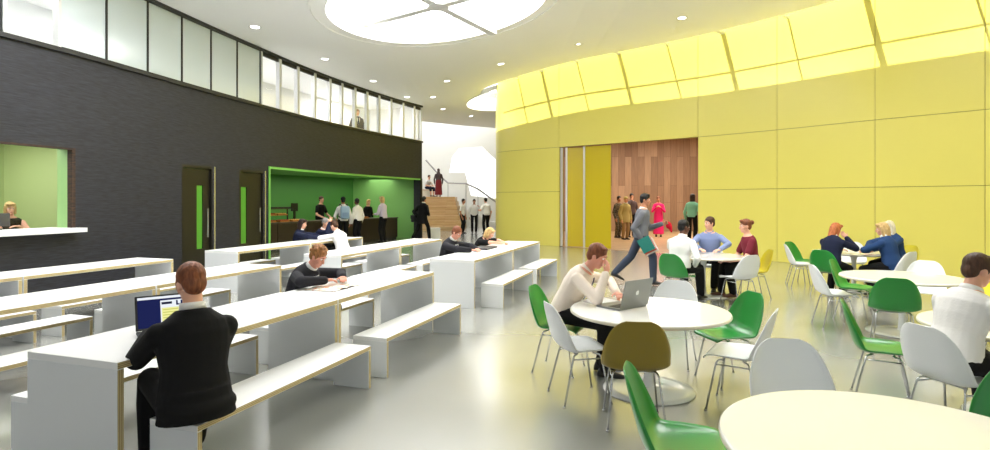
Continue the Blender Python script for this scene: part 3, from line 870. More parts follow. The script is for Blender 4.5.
chair('white', 6.70, 9.38, (-.4, .92), 'white chair under the girl in the blue jacket')
chair('yellow', 7.52, 10.42, (-1, -.2), 'yellow chair under the girl with white-blond hair')
chair('green', 2.93, 9.0, (.7, .7), 'green chair under the man in a white shirt with his back turned')
chair('white', 3.86, 8.85, (-.32, .94), 'white empty chair with its back to the camera at the trio\'s table')
chair('yellow', 4.42, 9.55, (-1, .1), 'yellow chair under the woman in the maroon top')
chair('white', 4.03, 10.5, (-.42, -.9), 'white chair under the man in the blue shirt')

# ================================================================== servery counter and its goods
t = thing('servery_counter', 'long dark brown counter in the green servery', 'counter', C0.to_3d(), math.atan2(CD.y, CD.x))
bm = bmesh.new(); box(bm, -.9, 6.72, .04, .7, .08, .88); mobj('counter_body', bm, M['counter'], t)
for k in range(6):
    bm = bmesh.new(); box(bm, -.88+1.267*k, -.88+1.267*k+1.245, .015, .04, .1, .87); mobj('front_panel', bm, M['counter'], t)
bm = bmesh.new(); box(bm, -.9, 6.74, .0, .74, .88, .92); mobj('worktop', bm, M['ctop'], t)
bm = bmesh.new(); box(bm, -.88, 6.7, .08, .68, 0, .08); mobj('plinth', bm, M['trimdark'], t)
foodm = [mat('food_orange', (224, 140, 50), .5), mat('food_brown', (150, 84, 40), .6), mat('food_red', (190, 60, 40), .5), mat('food_gold', (232, 180, 90), .5)]
wood_tray = mat('tray_wood', (176, 110, 50), .5)
ang = math.atan2(CD.y, CD.x)
def tray(s, o, lab, k, z=.92):
    p = cpt(s, o, z); t = thing('food_tray', lab, 'tray', p, ang, 'food trays on the servery counter')
    bm = bmesh.new(); box(bm, -.2, .2, -.14, .14, 0, .015)
    for a in ((-.2, .2, -.14, -.13), (-.2, .2, .13, .14), (-.2, -.19, -.14, .14), (.19, .2, -.14, .14)): box(bm, *a, .015, .05)
    mobj('tray_body', bm, wood_tray, t)
    bm = bmesh.new()
    for i in range(4):
        for j in range(3): ell(bm, (-.14+.093*i, -.085+.085*j, .05), (.045, .04, .035), sub=1)
    o_ = mobj('food', bm, foodm[k % 4], t, True); o_['kind'] = 'stuff'
for k, (s, lab) in enumerate(((-.25, 'food tray at the left end of the servery counter'), (.28, 'food tray second from the left end of the counter'), (.81, 'food tray third from the left end of the counter'),
    (1.34, 'food tray nearest the black-shirted server'), (4.3, 'food tray in front of the blond server'), (4.85, 'food tray right of the blond server'))):
    tray(s, .3, lab, k)
t = thing('serving_gantry', 'dark heated gantry above the food trays at the left of the servery', 'food display', cpt(.45, .5, .92), ang)
bm = bmesh.new(); box(bm, -.75, .8, -.13, .13, .42, .5); mobj('gantry_hood', bm, M['trimdark'], t)
for x in (-.72, .77):
    bm = bmesh.new(); box(bm, x-.015, x+.015, -.02, .02, 0, .42); mobj('gantry_post', bm, M['trimdark'], t)
bm = bmesh.new(); box(bm, -.74, .79, -.25, -.24, .3, .46); mobj('sneeze_guard', bm, M['glass'], t)
bm = bmesh.new(); box(bm, -.7, .75, -.18, .14, .2, .212); mobj('display_shelf', bm, M['glass'], t)
for x in (-.74, .78):
    bm = bmesh.new(); box(bm, x-.005, x+.005, -.25, -.13, .43, .46); mobj('guard_bracket', bm, M['steel'], t)
for k, s in enumerate((-.02, .43, .88)):
    tray(s, .48, 'upper food tray under the dark gantry, '+('leftmost', 'middle', 'rightmost')[k]+' of three', k+1, 1.134)
t = thing('till_post', 'upright dark till screen standing behind the food gantry', 'till', cpt(1.62, .6, .92), ang)
bm = bmesh.new(); box(bm, -.1, .1, -.08, .08, 0, .02); mobj('till_foot', bm, M['doorblack'], t)
bm = bmesh.new(); box(bm, -.03, .03, -.03, .03, .02, .4); mobj('till_column', bm, M['doorblack'], t)
bm = bmesh.new(); box(bm, -.14, .14, -.02, .02, .34, .62); mobj('till_screen', bm, M['doorblack'], t)

# ================================================================== reception desk and monitor
k = LH(20); p = PL.pos(k); d = PL.tan(k); nn = V((-d.y, d.x)); RA = math.atan2(d.y, d.x)
def rpt(px, o, z=0):
    k = LH(px); p = PL.pos(k); d = PL.tan(k); q = p+V((-d.y, d.x))*o; return V((q.x, q.y, z))
p = rpt(6, .75, 1.18)
t = thing('desktop_monitor', 'dark computer monitor in front of the receptionist behind the green window', 'monitor', (-7.93, 8.82, 1.18), RA+math.radians(-38))
bm = bmesh.new(); box(bm, -.13, .13, -.09, .09, 0, .015); mobj('monitor_foot', bm, M['doorblack'], t)
bm = bmesh.new(); box(bm, -.025, .025, -.02, .02, .015, .12); mobj('monitor_neck', bm, M['doorblack'], t)
bm = bmesh.new(); box(bm, -.22, .22, -.02, .025, .05, .26); bevel_all(bm, .006, 1); mobj('monitor_casing', bm, mat('monitor_grey', (60, 60, 60), .4), t)

# ================================================================== things on the tables
darkplastic = mat('laptop_dark', (34, 36, 40), .4); silver = mat('laptop_grey', (128, 130, 132), .35, .5); keysm = mat('laptop_keys', (30, 30, 32), .5)
def laptop(label, x, y, z, face, w, open_deg, mbody, mlid, screen, logo=None):
    """face = direction the screen looks"""
    rz = math.atan2(face[1], face[0])+math.pi/2
    t = thing('laptop', label, 'laptop', (x, y, z), rz)
    D = w*.68
    bm = bmesh.new(); box(bm, -w/2, w/2, -D, 0, 0.001, .018); bevel_all(bm, .004, 2); b = mobj('base', bm, mbody, t)
    bm = bmesh.new()
    for r in range(5):
        for c in range(12):
            x0 = -w*.44+c*w*.0735; y0 = -.03-r*.024; box(bm, x0, x0+w*.062, y0-.019, y0, .018, .0205)
    mobj('keyboard', bm, keysm, b)
    bm = bmesh.new(); box(bm, -w*.15, w*.15, -D+.02, -D+.09, .018, .019); mobj('trackpad', bm, silver, b)
    L = bpy.data.objects.new('lid', None)
    a = math.radians(open_deg-90)
    Mx = Matrix.Translation((0, .004, .02)) @ Matrix.Rotation(-a, 4, 'X')
    H = w*.66
    bm = bmesh.new(); fs = box(bm, -w/2, w/2, 0, .009, 0, H, M=Mx); bevel_all(bm, .003, 2); lid = mobj('lid', bm, mlid, t)
    bm = bmesh.new(); box(bm, -w*.46, w*.46, -.0012, .0, H*.06, H*.95, M=Mx); sc = mobj('screen', bm, screen[0], lid)
    for (x0, x1, z0, z1, m) in screen[1]:
        bm = bmesh.new(); e_ = .0006 if m in screen[1][0][4:] or m is wht else .0012; box(bm, w*x0, w*x1, -.0016-e_*(1.6 if m in (blue, olv) else 1), -.001, H*z0, H*z1, M=Mx); mobj('screen_window', bm, m, lid)
    if logo:
        bm = bmesh.new(); Mz = Mx @ Matrix.Translation((0, .0095, H*.52)) @ Matrix.Rotation(math.pi/2, 4, 'X')
        R = H*.085; pts = []
        for i in range(64):   # bitten fruit outline with a dip at top and bottom
            an = 2*math.pi*i/64+math.pi/2; r = R*(1-.16*math.exp(-((math.sin(an)-1)/.06)**2)-.07*math.exp(-((math.sin(an)+1)/.05)**2)); q = V((r*math.cos(an), r*1.02*math.sin(an)))
            bc = V((-R*1.18, R*.18)); dd = q-bc
            if dd.length < R*.48: q = bc+dd.normalized()*R*.48
            pts.append(q)
        vs = [bm.verts.new(Mz @ V((q.x, q.y, 0))) for q in pts]; vt = [bm.verts.new(Mz @ V((q.x, q.y, -.0012))) for q in pts]
        bm.faces.new(vt)
        for i in range(64): bm.faces.new((vs[i], vs[(i+1) % 64], vt[(i+1) % 64], vt[i]))
        lf = [V((.02, 1.1)), V((.1, 1.32)), V((.3, 1.52)), V((.32, 1.3)), V((.2, 1.14))]
        vt = [bm.verts.new(Mz @ V((q.x*R, q.y*R, -.0012))) for q in lf]; bm.faces.new(vt)
        bmesh.ops.recalc_face_normals(bm, faces=list(bm.faces))
        mobj('lid_emblem', bm, mat('lid_emblem', (225, 228, 230), .3), lid)
    return t
blue = emis('screen_navy', (28, 34, 78), 1)
doc = emis('screen_document', (226, 226, 150), 1); wht = emis('screen_white', (225, 230, 236), 1); ink = emis('screen_dark_block', (36, 40, 60), 1); olv = emis('screen_olive', (190, 190, 90), 1)
scrn = emis('screen_dark', (60, 62, 72), .8)
laptop('open grey laptop with fruit emblem on the round table, lid towards the camera', 1.21, 4.90, .70, (-.62, .78), .38, 104, silver, silver, (scrn, []), True)
p = st(2.97, -3.43)
laptop('open black laptop in front of the man in the black suit', p.x, p.y, TH, (.62, -.78), .36, 108, darkplastic, darkplastic,
       (blue, [(-.46, .46, .88, .95, wht), (-.08, .34, .16, .82, wht)] + [(-.06, .12, .7, .77, ink), (.19, .22, .68, .79, blue), (.27, .30, .68, .79, blue), (.19, .30, .65, .69, blue), (-.06, .32, .2, .6, doc)]
       + [(-.04, .22, .53-.08*k, .555-.08*k, olv) for k in range(4)]))
# a few lines and blocks on the document shown
def open_magazine(label, x, y, z, rz, w, h):
    t = thing('magazine', label, 'magazine', (x, y, z), rz)
    for sx in (-1, 1):
        bm = bmesh.new(); n = 8; A = []
        for i in range(n+1):
            u = i/n; zz = .004+.016*math.sin(min(1, u*1.6)*math.pi)**1 * (1-u)+.002
            A.append((sx*u*w, zz))
        top = [[bm.verts.new((x_, yy, zz)) for x_, zz in A] for yy in (-h/2, h/2)]; bot = [[bm.verts.new((x_, yy, zz-.004)) for x_, zz in A] for yy in (-h/2, h/2)]
        for i in range(n):
            bm.faces.new((top[0][i], top[0][i+1], top[1][i+1], top[1][i])); bm.faces.new((bot[0][i], bot[1][i], bot[1][i+1], bot[0][i+1]))
            for k in (0, 1): bm.faces.new((top[k][i], top[k][i+1], bot[k][i+1], bot[k][i]))
        for i in (0, n): bm.faces.new((top[0][i], top[1][i], bot[1][i], bot[0][i]))
        bmesh.ops.recalc_face_normals(bm, faces=list(bm.faces)); mobj('page', bm, M['print'], t, False)
    bm = bmesh.new(); box(bm, -w-.012, w+.012, -h/2-.01, h/2+.012, 0.0005, .0018); mobj('cover', bm, M['paperdark'], t)
    return t
M['print'] = noise_mat('printed_page', (238, 232, 222), (214, 150, 110), (16, 22, 16), .5, 0, 2, (.52, .6))
M['paperdark'] = mat('dark_cover', (30, 32, 44), .4)
M['paper'] = mat('paper', (236, 238, 240), .6)
p = at(333, 287.5, TH)
open_magazine('open colour magazine with dark cover under the curly-haired boy\'s hands', p.x, p.y, TH, RZ-math.radians(90), .24, .34)
p = at(484, 248.6, TH)
t = thing('folder', 'flat black folder lying before the bowed fair-haired pupil', 'folder', (p.x, p.y, TH), RZ)
bm = bmesh.new(); box(bm, -.17, .17, -.3, .3, .001, .03); bevel_all(bm, .006, 1); mobj('folder_cover', bm, M['paperdark'], t)
bm = bmesh.new(); box(bm, -.172, -.165, -.28, .28, .006, .025); mobj('folder_pages', bm, M['paper'], t)
p = at(462, 251.6, TH)
t = thing('notebook', 'small white notebook under the suited pupil\'s pen hand', 'notebook', (p.x, p.y, TH), RZ+.2)
bm = bmesh.new(); box(bm, -.11, .11, -.15, .15, .001, .012); mobj('note_pages', bm, M['paper'], t)
bm = bmesh.new(); box(bm, -.115, .115, -.155, .155, .0, .001); mobj('note_cover', bm, mat('note_grey', (120, 124, 132), .5), t)
p = V((.98, 5.26, .70))
t = thing('exercise_book', 'open white exercise book the man at the grey laptop writes in', 'book', p, .5)
for sx in (-1, 1):
    bm = bmesh.new(); box(bm, min(0, sx*.14), max(0, sx*.14), -.1, .1, .001, .008); mobj('page', bm, M['paper'], t)
p = cpt(0, 0)
# white box standing near the steps
t = thing('white_box', 'low white box on the floor behind the man with the shoulder bag', 'box', (-2.62, 24.2, 0), .3)
bm = bmesh.new(); box(bm, -.22, .22, -.2, .2, 0, .42); bevel_all(bm, .01, 2); mobj('box_body', bm, M['white'], t)
bm = bmesh.new(); box(bm, -.235, .235, -.215, .215, .42, .45); mobj('box_lid', bm, M['white'], t)
# ================================================================== people
def cloth(name, rgb, rough=.85, bump=.15, sc=60): return mat(name, rgb, rough, spec=.25, bump=bump, bscale=sc)
FAB = dict(black=cloth('cloth_black', (18, 18, 20)), charcoal=cloth('cloth_charcoal', (36, 36, 42)), white=cloth('cloth_white', (236, 234, 232)), cream=cloth('cloth_cream', (240, 226, 212)),
  navy=cloth('cloth_navy', (26, 32, 56)), blue=cloth('cloth_blue_shirt', (128, 142, 182)), maroon=cloth('cloth_maroon', (112, 34, 48)), grey=cloth('cloth_grey_knit', (112, 114, 120), .95, .4, 90),
  jeans=cloth('cloth_slate_trouser', (62, 70, 86)), khaki=cloth('cloth_khaki', (168, 150, 92)), tan=cloth('cloth_tan', (150, 122, 84)), pink=cloth('cloth_pink', (226, 40, 112)), mint=cloth('cloth_mint', (130, 196, 170)),
  burg=cloth('cloth_burgundy', (128, 42, 50)), brown=cloth('cloth_brown_grey', (84, 70, 70)), lilac=cloth('cloth_lilac', (206, 196, 214)), suit=cloth('cloth_suit_grey', (92, 90, 104)), denim=cloth('cloth_denim_jacket', (36, 64, 108)),
  tie=cloth('tie_stripe', (52, 58, 100)), red=cloth('cloth_red', (206, 24, 50)))
FAB['camo'] = noise_mat('cloth_dark_pattern', (40, 40, 30), (110, 96, 70), (22, 22, 22), .9, 0, 2, (.42, .58))
SKIN = dict(fair=mat('skin_fair', (226, 172, 146), .55, spec=.35), pink=mat('skin_pink', (222, 158, 136), .55, spec=.35), tan=mat('skin_tan', (190, 132, 100), .55, spec=.35), dark=mat('skin_dark', (104, 66, 48), .5, spec=.4))
LIP = dict(fair=mat('lips_fair', (190, 110, 100), .5), pink=mat('lips_pink', (184, 104, 94), .5), tan=mat('lips_tan', (150, 86, 74), .5), dark=mat('lips_dark', (84, 46, 42), .5))
HAIRM = {k: noise_mat('hair_'+k, a, b, (60, 60, 14), .55, .5, 3, (.3, .7), spec=.4) for k, (a, b) in dict(brown=((52, 32, 20), (84, 54, 34)), black=((14, 12, 12), (34, 30, 28)), auburn=((96, 52, 32), (146, 84, 52)),
   ginger=((150, 78, 40), (204, 122, 70)), blond=((176, 140, 84), (222, 190, 132)), pale=((206, 196, 170), (240, 232, 214)), curly=((104, 66, 34), (176, 120, 66)), grey=((120, 116, 112), (160, 156, 152)), dark=((34, 24, 20), (60, 42, 34))).items()}
EYEW = mat('eye_white', (236, 234, 230), .3); IRIS = mat('iris', (40, 30, 26), .25); SHOE = mat('shoe_black', (20, 19, 19), .4)
SHOEB = mat('shoe_brown', (86, 52, 34), .5)
COLR = FAB['white']

def ik(a, t, l1, l2, hint):
    d = t-a; D = d.length; m = (l1+l2)*.985
    if D > m: t = a+d*(m/D); d = t-a; D = m
    if D < abs(l1-l2)+.02: D = abs(l1-l2)+.02
    dn = d.normalized(); x = (l1*l1-l2*l2+D*D)/(2*D); h = math.sqrt(max(0, l1*l1-x*x))
    p = V(hint); p = p-dn*p.dot(dn); p.normalize()
    return a+dn*x+p*h, t

def person(label, x, y, face, z=0, H=1.75, pose='stand', seat=.44, lean=(4, 8), head=(0, 0), hands=(None, None), feet=(None, None), palms=('in', 'in'), elbow=(None, None), kneeh=(None, None),
           skin='fair', hair='brown', hs='short', top='shirt', topm='white', bot='trousers', botm='black', shoe=None, vox=.011, tie=False, sleeve='long', build=1.0, shirt=None, group=None, curl=.55, twist=0, hatm=None, zp=None):
    """local frame: looks along +Y, +X is the person's right; hands, feet in metres of that frame (floor = 0)"""
    k = H/1.75
    if pose == 'sit' and seat > .4: x, y = x+.04*face[0], y+.04*face[1]
    root = thing('person', label, 'person', (x, y, z), math.atan2(face[1], face[0])-math.pi/2, group)
    sit = pose == 'sit'
    if zp is None: zp = seat+.098*k+.05*math.sin(math.radians(lean[0])) if sit else .935*k
    P = V((0, 0, zp))
    def S(t):                                   # spine point, up axis and forward axis at height t above the hips
        a0, a1 = math.radians(lean[0]), math.radians(lean[1]); n = 12; q = P.copy()
        if t <= 0: d = V((0, math.sin(a0), math.cos(a0))); return P+d*t, d, V((0, d.z, -d.y))
        for i in range(n):
            u = (i+.5)/n*t/(.5*k); a = a0+(a1-a0)*min(1, u); q += V((0, math.sin(a), math.cos(a)))*(t/n)
        a = a0+(a1-a0)*min(1, t/(.5*k)); d = V((0, math.sin(a), math.cos(a))); return q, d, V((0, d.z, -d.y))
    tw = Matrix.Rotation(math.radians(twist), 3, 'Z')
    X = V((1, 0, 0))
    def xax(t): return (Matrix.Rotation(math.radians(twist)*max(0, min(1, t/(.42*k))), 3, 'Z') @ X)
    def fwd(t):
        f = S(t)[2]; return Matrix.Rotation(math.radians(twist)*max(0, min(1, t/(.42*k))), 3, 'Z') @ f
    b = build
    TS = [(-.085, .10, .085), (-.05, .148*b, .108*b), (.02, .166*b, .118*b), (.10, .155*b, .112*b), (.19, .142*b, .102*b), (.30, .160*b, .112*b), (.39, .168*b, .110*b), (.445, .150*b, .092), (.485, .098, .072), (.515, .062, .062)]
    def torso(bm, inf, t0=-1, t1=9, back=0):
        sec = []
        for t, rx, ry in TS:
            if t < t0 or t > t1: continue
            c, d, f = S(t*k); sec.append((c, xax(t*k)*(rx*k+inf), fwd(t*k)*(ry*k+inf)))
        loft(bm, sec)
    sc_, sd, sf = S(.44*k); xs = xax(.44*k); fs_ = fwd(.44*k)
    # limbs
    J = {}
    for i, s in ((0, 1), (1, -1)):
        sh = sc_+xs*(s*.166*k*b)-sd*.045*k
        tgt = hands[i]
        if tgt is None: tgt = sh+V((s*.07, .05, -.53))*k
        eh = elbow[i] or (s*.55, -.5, -.6)
        el, wr = ik(sh, V(tgt), .295*k, .265*k, eh)
        hp = P+X*(s*.092*k)
        fl = feet[i]
        if fl is None: fl = (s*.1, .47*k-.03, .085*k) if sit else (s*.095*k, 0, .085*k)
        kh = kneeh[i] or (s*.12, 1, .25 if sit else 0)
        kn, an = ik(hp, V(fl), .435*k, .43*k, kh)
        J[i] = (sh, el, wr, hp, kn, an)
    def arm(bm, i, inf, upto=1.0):
        sh, el, wr = J[i][:3]
        ell(bm, sh, ((.051*k+inf*.9),)*3, sub=2)
        if upto <= .5:
            e = sh.lerp(el, upto*2); cap(bm, sh, e, .053*k+inf, .047*k+inf*1.4)
            return
        cap(bm, sh, el, .05*k+inf*.9, .041*k+inf); w = el.lerp(wr, (upto-.5)*2); cap(bm, el, w, .042*k+inf, .028*k+inf)
    def leg(bm, i, inf, down=1.0, flare=0):
        hp, kn, an = J[i][3:]
        cap(bm, hp, kn, .083*k*b+inf, .056*k+inf+flare*.4); e = kn.lerp(an, down)
        mid = kn.lerp(an, .3); cap(bm, kn, mid, .055*k+inf+flare*.4, .056*k+inf+flare*.6); cap(bm, mid, e, .056*k+inf+flare*.6, .037*k+inf+flare)
    def foot_dir(i):
        hp, kn, an = J[i][3:]; d = V((kn.x-hp.x, kn.y-hp.y, 0)) if sit else V((0, 1, 0))
        if d.length < .05: d = V((0, 1, 0))
        d.normalize(); d = (d+V((0, .6, 0))).normalized()
        lift = max(0, an.z/k-.1)
        return (d-V((0, 0, lift*4.5))).normalized() if lift > .01 else d
    # head frame
    nb, nd, nf = S(.5*k)
    hp_, hy = math.radians(head[0]), math.radians(head[1])
    hc = nb+(nd*.5+V((0, math.sin(hp_)*.5, .6))).normalized()*.155*k+fs_*.02*k
    HM = Matrix.Translation(hc) @ Matrix.Rotation(hy+math.radians(twist), 4, 'Z') @ Matrix.Rotation(-hp_, 4, 'X') @ Matrix.Scale(.93*k, 4)
    hl = lambda *c: HM @ V(c)
    def head_shape(bm, inf=0):
        ell(bm, (0, -.012, .03), (.074, .096, .099), HM, 3); ell(bm, (0, .022, -.052), (.053, .064, .071), HM, 3)
        ell(bm, (0, .05, -.095), (.026, .03, .024), HM); cap(bm, hl(0, .082, .012), hl(0, .099, -.03), .0085*k, .0135*k, 8)
        ell(bm, (0, .072, .032), (.05, .018, .014), HM)
        for s in (-1, 1):
            ell(bm, (s*.076, -.005, -.012), (.010, .021, .033), HM)
            ell(bm, (s*.04, .055, -.03), (.022, .022, .02), HM)
        cap(bm, nb-nd*.03*k, hl(0, -.015, -.05), .057*k, .05*k)
    def hand(bm, i):
        s = 1 if i == 0 else -1
        sh, el, wr = J[i][:3]; d = (wr-el).normalized(); m = palms[i]
        if m == 'down': n = V((0, 0, -1)); d = (d-n*d.dot(n)*.85).normalized()
        elif m == 'up': n = V((0, 0, 1)); d = (d-n*d.dot(n)*.85).normalized()
        elif m == 'face': n = (hc-wr).normalized()
        elif m == 'back': n = V((0, -1, .1))
        else: n = V((-s, 0, 0))
        n = (n-d*n.dot(d)).normalized(); th = d.cross(n) if s == 1 else n.cross(d)
        r = .0086*k
        def seg(a, bb, r1, r2): cap(bm, a, bb, r1, r2, 8)
        loft(bm, [(wr-d*.02*k, th*.026*k, n*.022*k), (wr+d*.02*k, th*.033*k, n*.017*k), (wr+d*.06*k, th*.042*k, n*.016*k), (wr+d*.092*k, th*.04*k, n*.013*k)], 12)
        for q, L in ((.031, .067), (.0105, .076), (-.0105, .071), (-.031, .055)):
            a = wr+d*.086*k+th*q*k; c1, c2 = curl*.6, curl*1.7
            f1 = (d*math.cos(c1)+n*math.sin(c1)+th*q*2.2).normalized(); f2 = (d*math.cos(c2)+n*math.sin(c2)+th*q*1.5).normalized()
            m_ = a+f1*L*.55*k; seg(a-d*.02*k, m_, r*1.05, r); seg(m_, m_+f2*L*.5*k, r, r*.82)
        a = wr+d*.025*k+th*.026*k; t1 = (d*.62+th*.75+n*.25).normalized(); t2 = (d*.95+th*.2+n*.35).normalized()
        seg(a, a+t1*.045*k, r*1.35, r*1.15); seg(a+t1*.045*k, a+t1*.045*k+t2*.032*k, r*1.15, r*.9)
    # ---- body: one surface
    bm = bmesh.new(); torso(bm, 0); head_shape(bm)
    for i in (0, 1):
        arm(bm, i, 0); hand(bm, i); leg(bm, i, 0)
        an = J[i][5]; fd = foot_dir(i); cap(bm, an-V((0, 0, .045*k))-fd*.03*k, an-V((0, 0, .055*k))+fd*.13*k, .03*k, .024*k)
    body = mobj('body', remeshed(bm, vox if vox < .009 else vox*.8, 3), SKIN[skin], root, True)
    # ---- eyes, brows, mouth
    for s in (-1, 1):
        bm = bmesh.new(); ell(bm, (s*.031, .0715, .010), (.0135, .0125, .0095), HM, 2); nv = len(bm.faces)
        ell(bm, (s*.031, .0805, .010), (.0062, .0045, .0062), HM, 2)
        bm.faces.ensure_lookup_table()
        for f in bm.faces[nv:]: f.material_index = 1
        mobj('eye', bm, [EYEW, IRIS], root, True)
        bm = bmesh.new(); cap(bm, hl(s*.017, .0885, .035), hl(s*.05, .076, .038), .0045*k, .003*k, 6); mobj('eyebrow', bm, HAIRM[hair], root, True)
    bm = bmesh.new(); ell(bm, (0, .081, -.064), (.022, .007, .0075), HM, 2); mobj('mouth', bm, LIP[skin], root, True)
    # ---- hair
    bm = bmesh.new()
    ell(bm, (0, -.02, .05), (.083, .101, .09), HM, 3); ell(bm, (0, -.058, .0), (.072, .057, .078), HM, 3)
    if hs in ('short', 'curly', 'cap', 'tidy'):
        for s in (-1, 1): ell(bm, (s*.071, .012, .012), (.011, .02, .034), HM)
    if hs == 'tidy': ell(bm, (.02, .035, .104), (.05, .045, .026), HM)
    if hs == 'curly':
        rr = random.Random(3)
        for _ in range(46):
            a, e = rr.uniform(0, 6.283), rr.uniform(.0, 1.35); dv = V((math.cos(a)*math.cos(e), math.sin(a)*math.cos(e), math.sin(e)))
            if dv.y > .55 and dv.z < .35: continue
            ell(bm, (dv.x*.085, -.02+dv.y*.1, .045+dv.z*.092), (.026, .026, .026), HM, 1)
    if hs in ('long', 'bob', 'wave'):
        L = {'long': .30, 'bob': .12, 'wave': .2}[hs]
        for s in (-1, 1): cap(bm, hl(s*.066, .0, .04), hl(s*.078, -.0 if hs == 'bob' else -.02, -L*.75), .03*k, .024*k, flat=None)
        cap(bm, hl(0, -.07, .02), hl(0, -.075, -L), .062*k, .05*k, 14); cap(bm, hl(-.035, -.06, .0), hl(-.045, -.06, -L), .05*k, .035*k); cap(bm, hl(.035, -.06, .0), hl(.045, -.06, -L), .05*k, .035*k)
        ell(bm, (.03, .06, .088), (.05, .035, .034), HM); ell(bm, (-.03, .06, .088), (.05, .035, .034), HM)
    if hs == 'bun': ell(bm, (0, -.125, .06), (.045, .042, .045), HM); ell(bm, (0, .05, .1), (.06, .045, .03), HM)
    if hs == 'scarf':
        bm.free(); bm = bmesh.new(); ell(bm, (0, -.026, .045), (.092, .106, .1), HM, 3); ell(bm, (0, -.05, -.04), (.088, .075, .12), HM); cap(bm, hl(0, -.03, -.12), hl(0, -.03, -.22), .085*k, .12*k)
        mobj('headscarf', remeshed(bm, max(vox, .009), 4), FAB[hatm], root, True)
    else: mobj('hair', remeshed(bm, max(.006, vox*.8), 3 if hs != 'curly' else 1), HAIRM[hair], root, True)
    if hs == 'cap':
        bm = bmesh.new(); ell(bm, (0, -.02, .07), (.09, .108, .082), HM, 3); ell(bm, (0, .085, .075), (.065, .06, .012), HM)
        mobj('cap', remeshed(bm, max(.008, vox*.8), 3), FAB[hatm or 'black'], root, True)
    # ---- lower garment
    inf = .012*k
    bm = bmesh.new()
    if bot == 'trousers':
        torso(bm, inf*.8, -1, .11)
        for i in (0, 1): leg(bm, i, inf, .97, .012*k)
        mobj('trousers', remeshed(bm, vox, 4), FAB[botm], root, True)
    elif bot == 'shorts':
        torso(bm, inf*.8, -1, .11)
        for i in (0, 1): leg(bm, i, inf*1.3, .12, .014*k)
        mobj('shorts', remeshed(bm, vox, 4), FAB[botm], root, True)
    else:
        c0, d0, f0 = S(.1*k); lowz = (J[0][5].z+.03*k) if bot == 'skirt' else J[0][4].z-.02
        if sit:
            torso(bm, inf, -1, .11)
            for i in (0, 1): hp, kn, an = J[i][3:]; cap(bm, hp, kn, .095*k, .08*k)
            cap(bm, (J[0][3]+J[1][3])/2, (J[0][4]+J[1][4])/2, .09*k, .07*k)
        else: loft(bm, [(V((0, 0, zp+.11*k)), X*.16*k, V((0, .122*k, 0))), (V((0, 0, zp)), X*.185*k, V((0, .14*k, 0))), (V((0, .01, zp-.3*k)), X*.2*k, V((0, .165*k, 0))), (V((0, .01, lowz)), X*.225*k, V((0, .19*k, 0)))])
        mobj('skirt', remeshed(bm, vox, 4), FAB[botm], root, True)
    # ---- upper garment
    up = {'long': 1.0, 'short': .33, 'none': 0}[sleeve]
    bm = bmesh.new(); it = {'shirt': .016, 'tshirt': .014, 'jacket': .026, 'coat': .032, 'sweater': .024}[top]*k
    lo = {'shirt': -.06, 'tshirt': -.06, 'jacket': -.09, 'coat': -.09, 'sweater': -.06}[top]
    torso(bm, it, lo, .52 if top in ('jacket', 'coat') else .487)
    if up:
        for i in (0, 1): arm(bm, i, it*.75, up*.985 if up > .5 else up)
    if top == 'jacket' and not sit:
        c, d, f = S(-.02*k); loft(bm, [(P+V((0, 0, .05*k)), X*(.17*k+it), V((0, .12*k+it, 0))), (P+V((0, 0, -.10*k)), X*(.178*k+it), V((0, .128*k+it, 0)))])
    if top == 'coat': loft(bm, [(P+V((0, 0, .05*k)), X*(.17*k+it), V((0, .12*k+it, 0))), (P+V((0, 0, -.25*k)), X*(.2*k+it), V((0, .16*k+it, 0)))])
    if top == 'jacket' and sit and seat < .4:      # tails spread over the seat behind
        ell(bm, P+V((0, -.055, -.004)), (.2*k*b, .13*k, .088*k), sub=3); loft(bm, [(P+V((0, -.04, .1*k)), X*.17*k, V((0, .12*k, 0))), (P+V((0, -.05, -.07*k)), X*.205*k, V((0, .12*k, 0)))])
    nm = {'shirt': 'shirt', 'tshirt': 't_shirt', 'jacket': 'jacket', 'coat': 'coat', 'sweater': 'sweater'}[top]
    mobj(nm, remeshed(bm, vox, 4), FAB[topm], root, True)
    # ---- collar, shirt front, tie
    def front(name, pts, off, m):
        """strip lying on the chest: pts = (t, half width)"""
        bm = bmesh.new(); A = []
        for t, hw in pts:
            c, d, f = S(t*k); fv = fwd(t*k); xv = xax(t*k); rx, ry = None, None
            for (ta, xa, ya), (tb, xb, yb) in zip(TS, TS[1:]):
                if ta <= t <= tb: u = (t-ta)/(tb-ta); rx = xa+(xb-xa)*u; ry = ya+(yb-ya)*u
            row = []
            for q in (-1, -.5, 0, .5, 1):
                xx = q*hw*k; yy = (ry*k+it)*math.sqrt(max(0, 1-(xx/(rx*k+it))**2))+off
                row.append(bm.verts.new(c+xv*xx+fv*yy))
            A.append(row)
        for r0, r1 in zip(A, A[1:]):
            for j in range(4): bm.faces.new((r0[j], r0[j+1], r1[j+1], r1[j]))
        bmesh.ops.recalc_face_normals(bm, faces=list(bm.faces)); bmesh.ops.solidify(bm, geom=list(bm.faces), thickness=.005)
        mobj(name, bm, m, root, True)
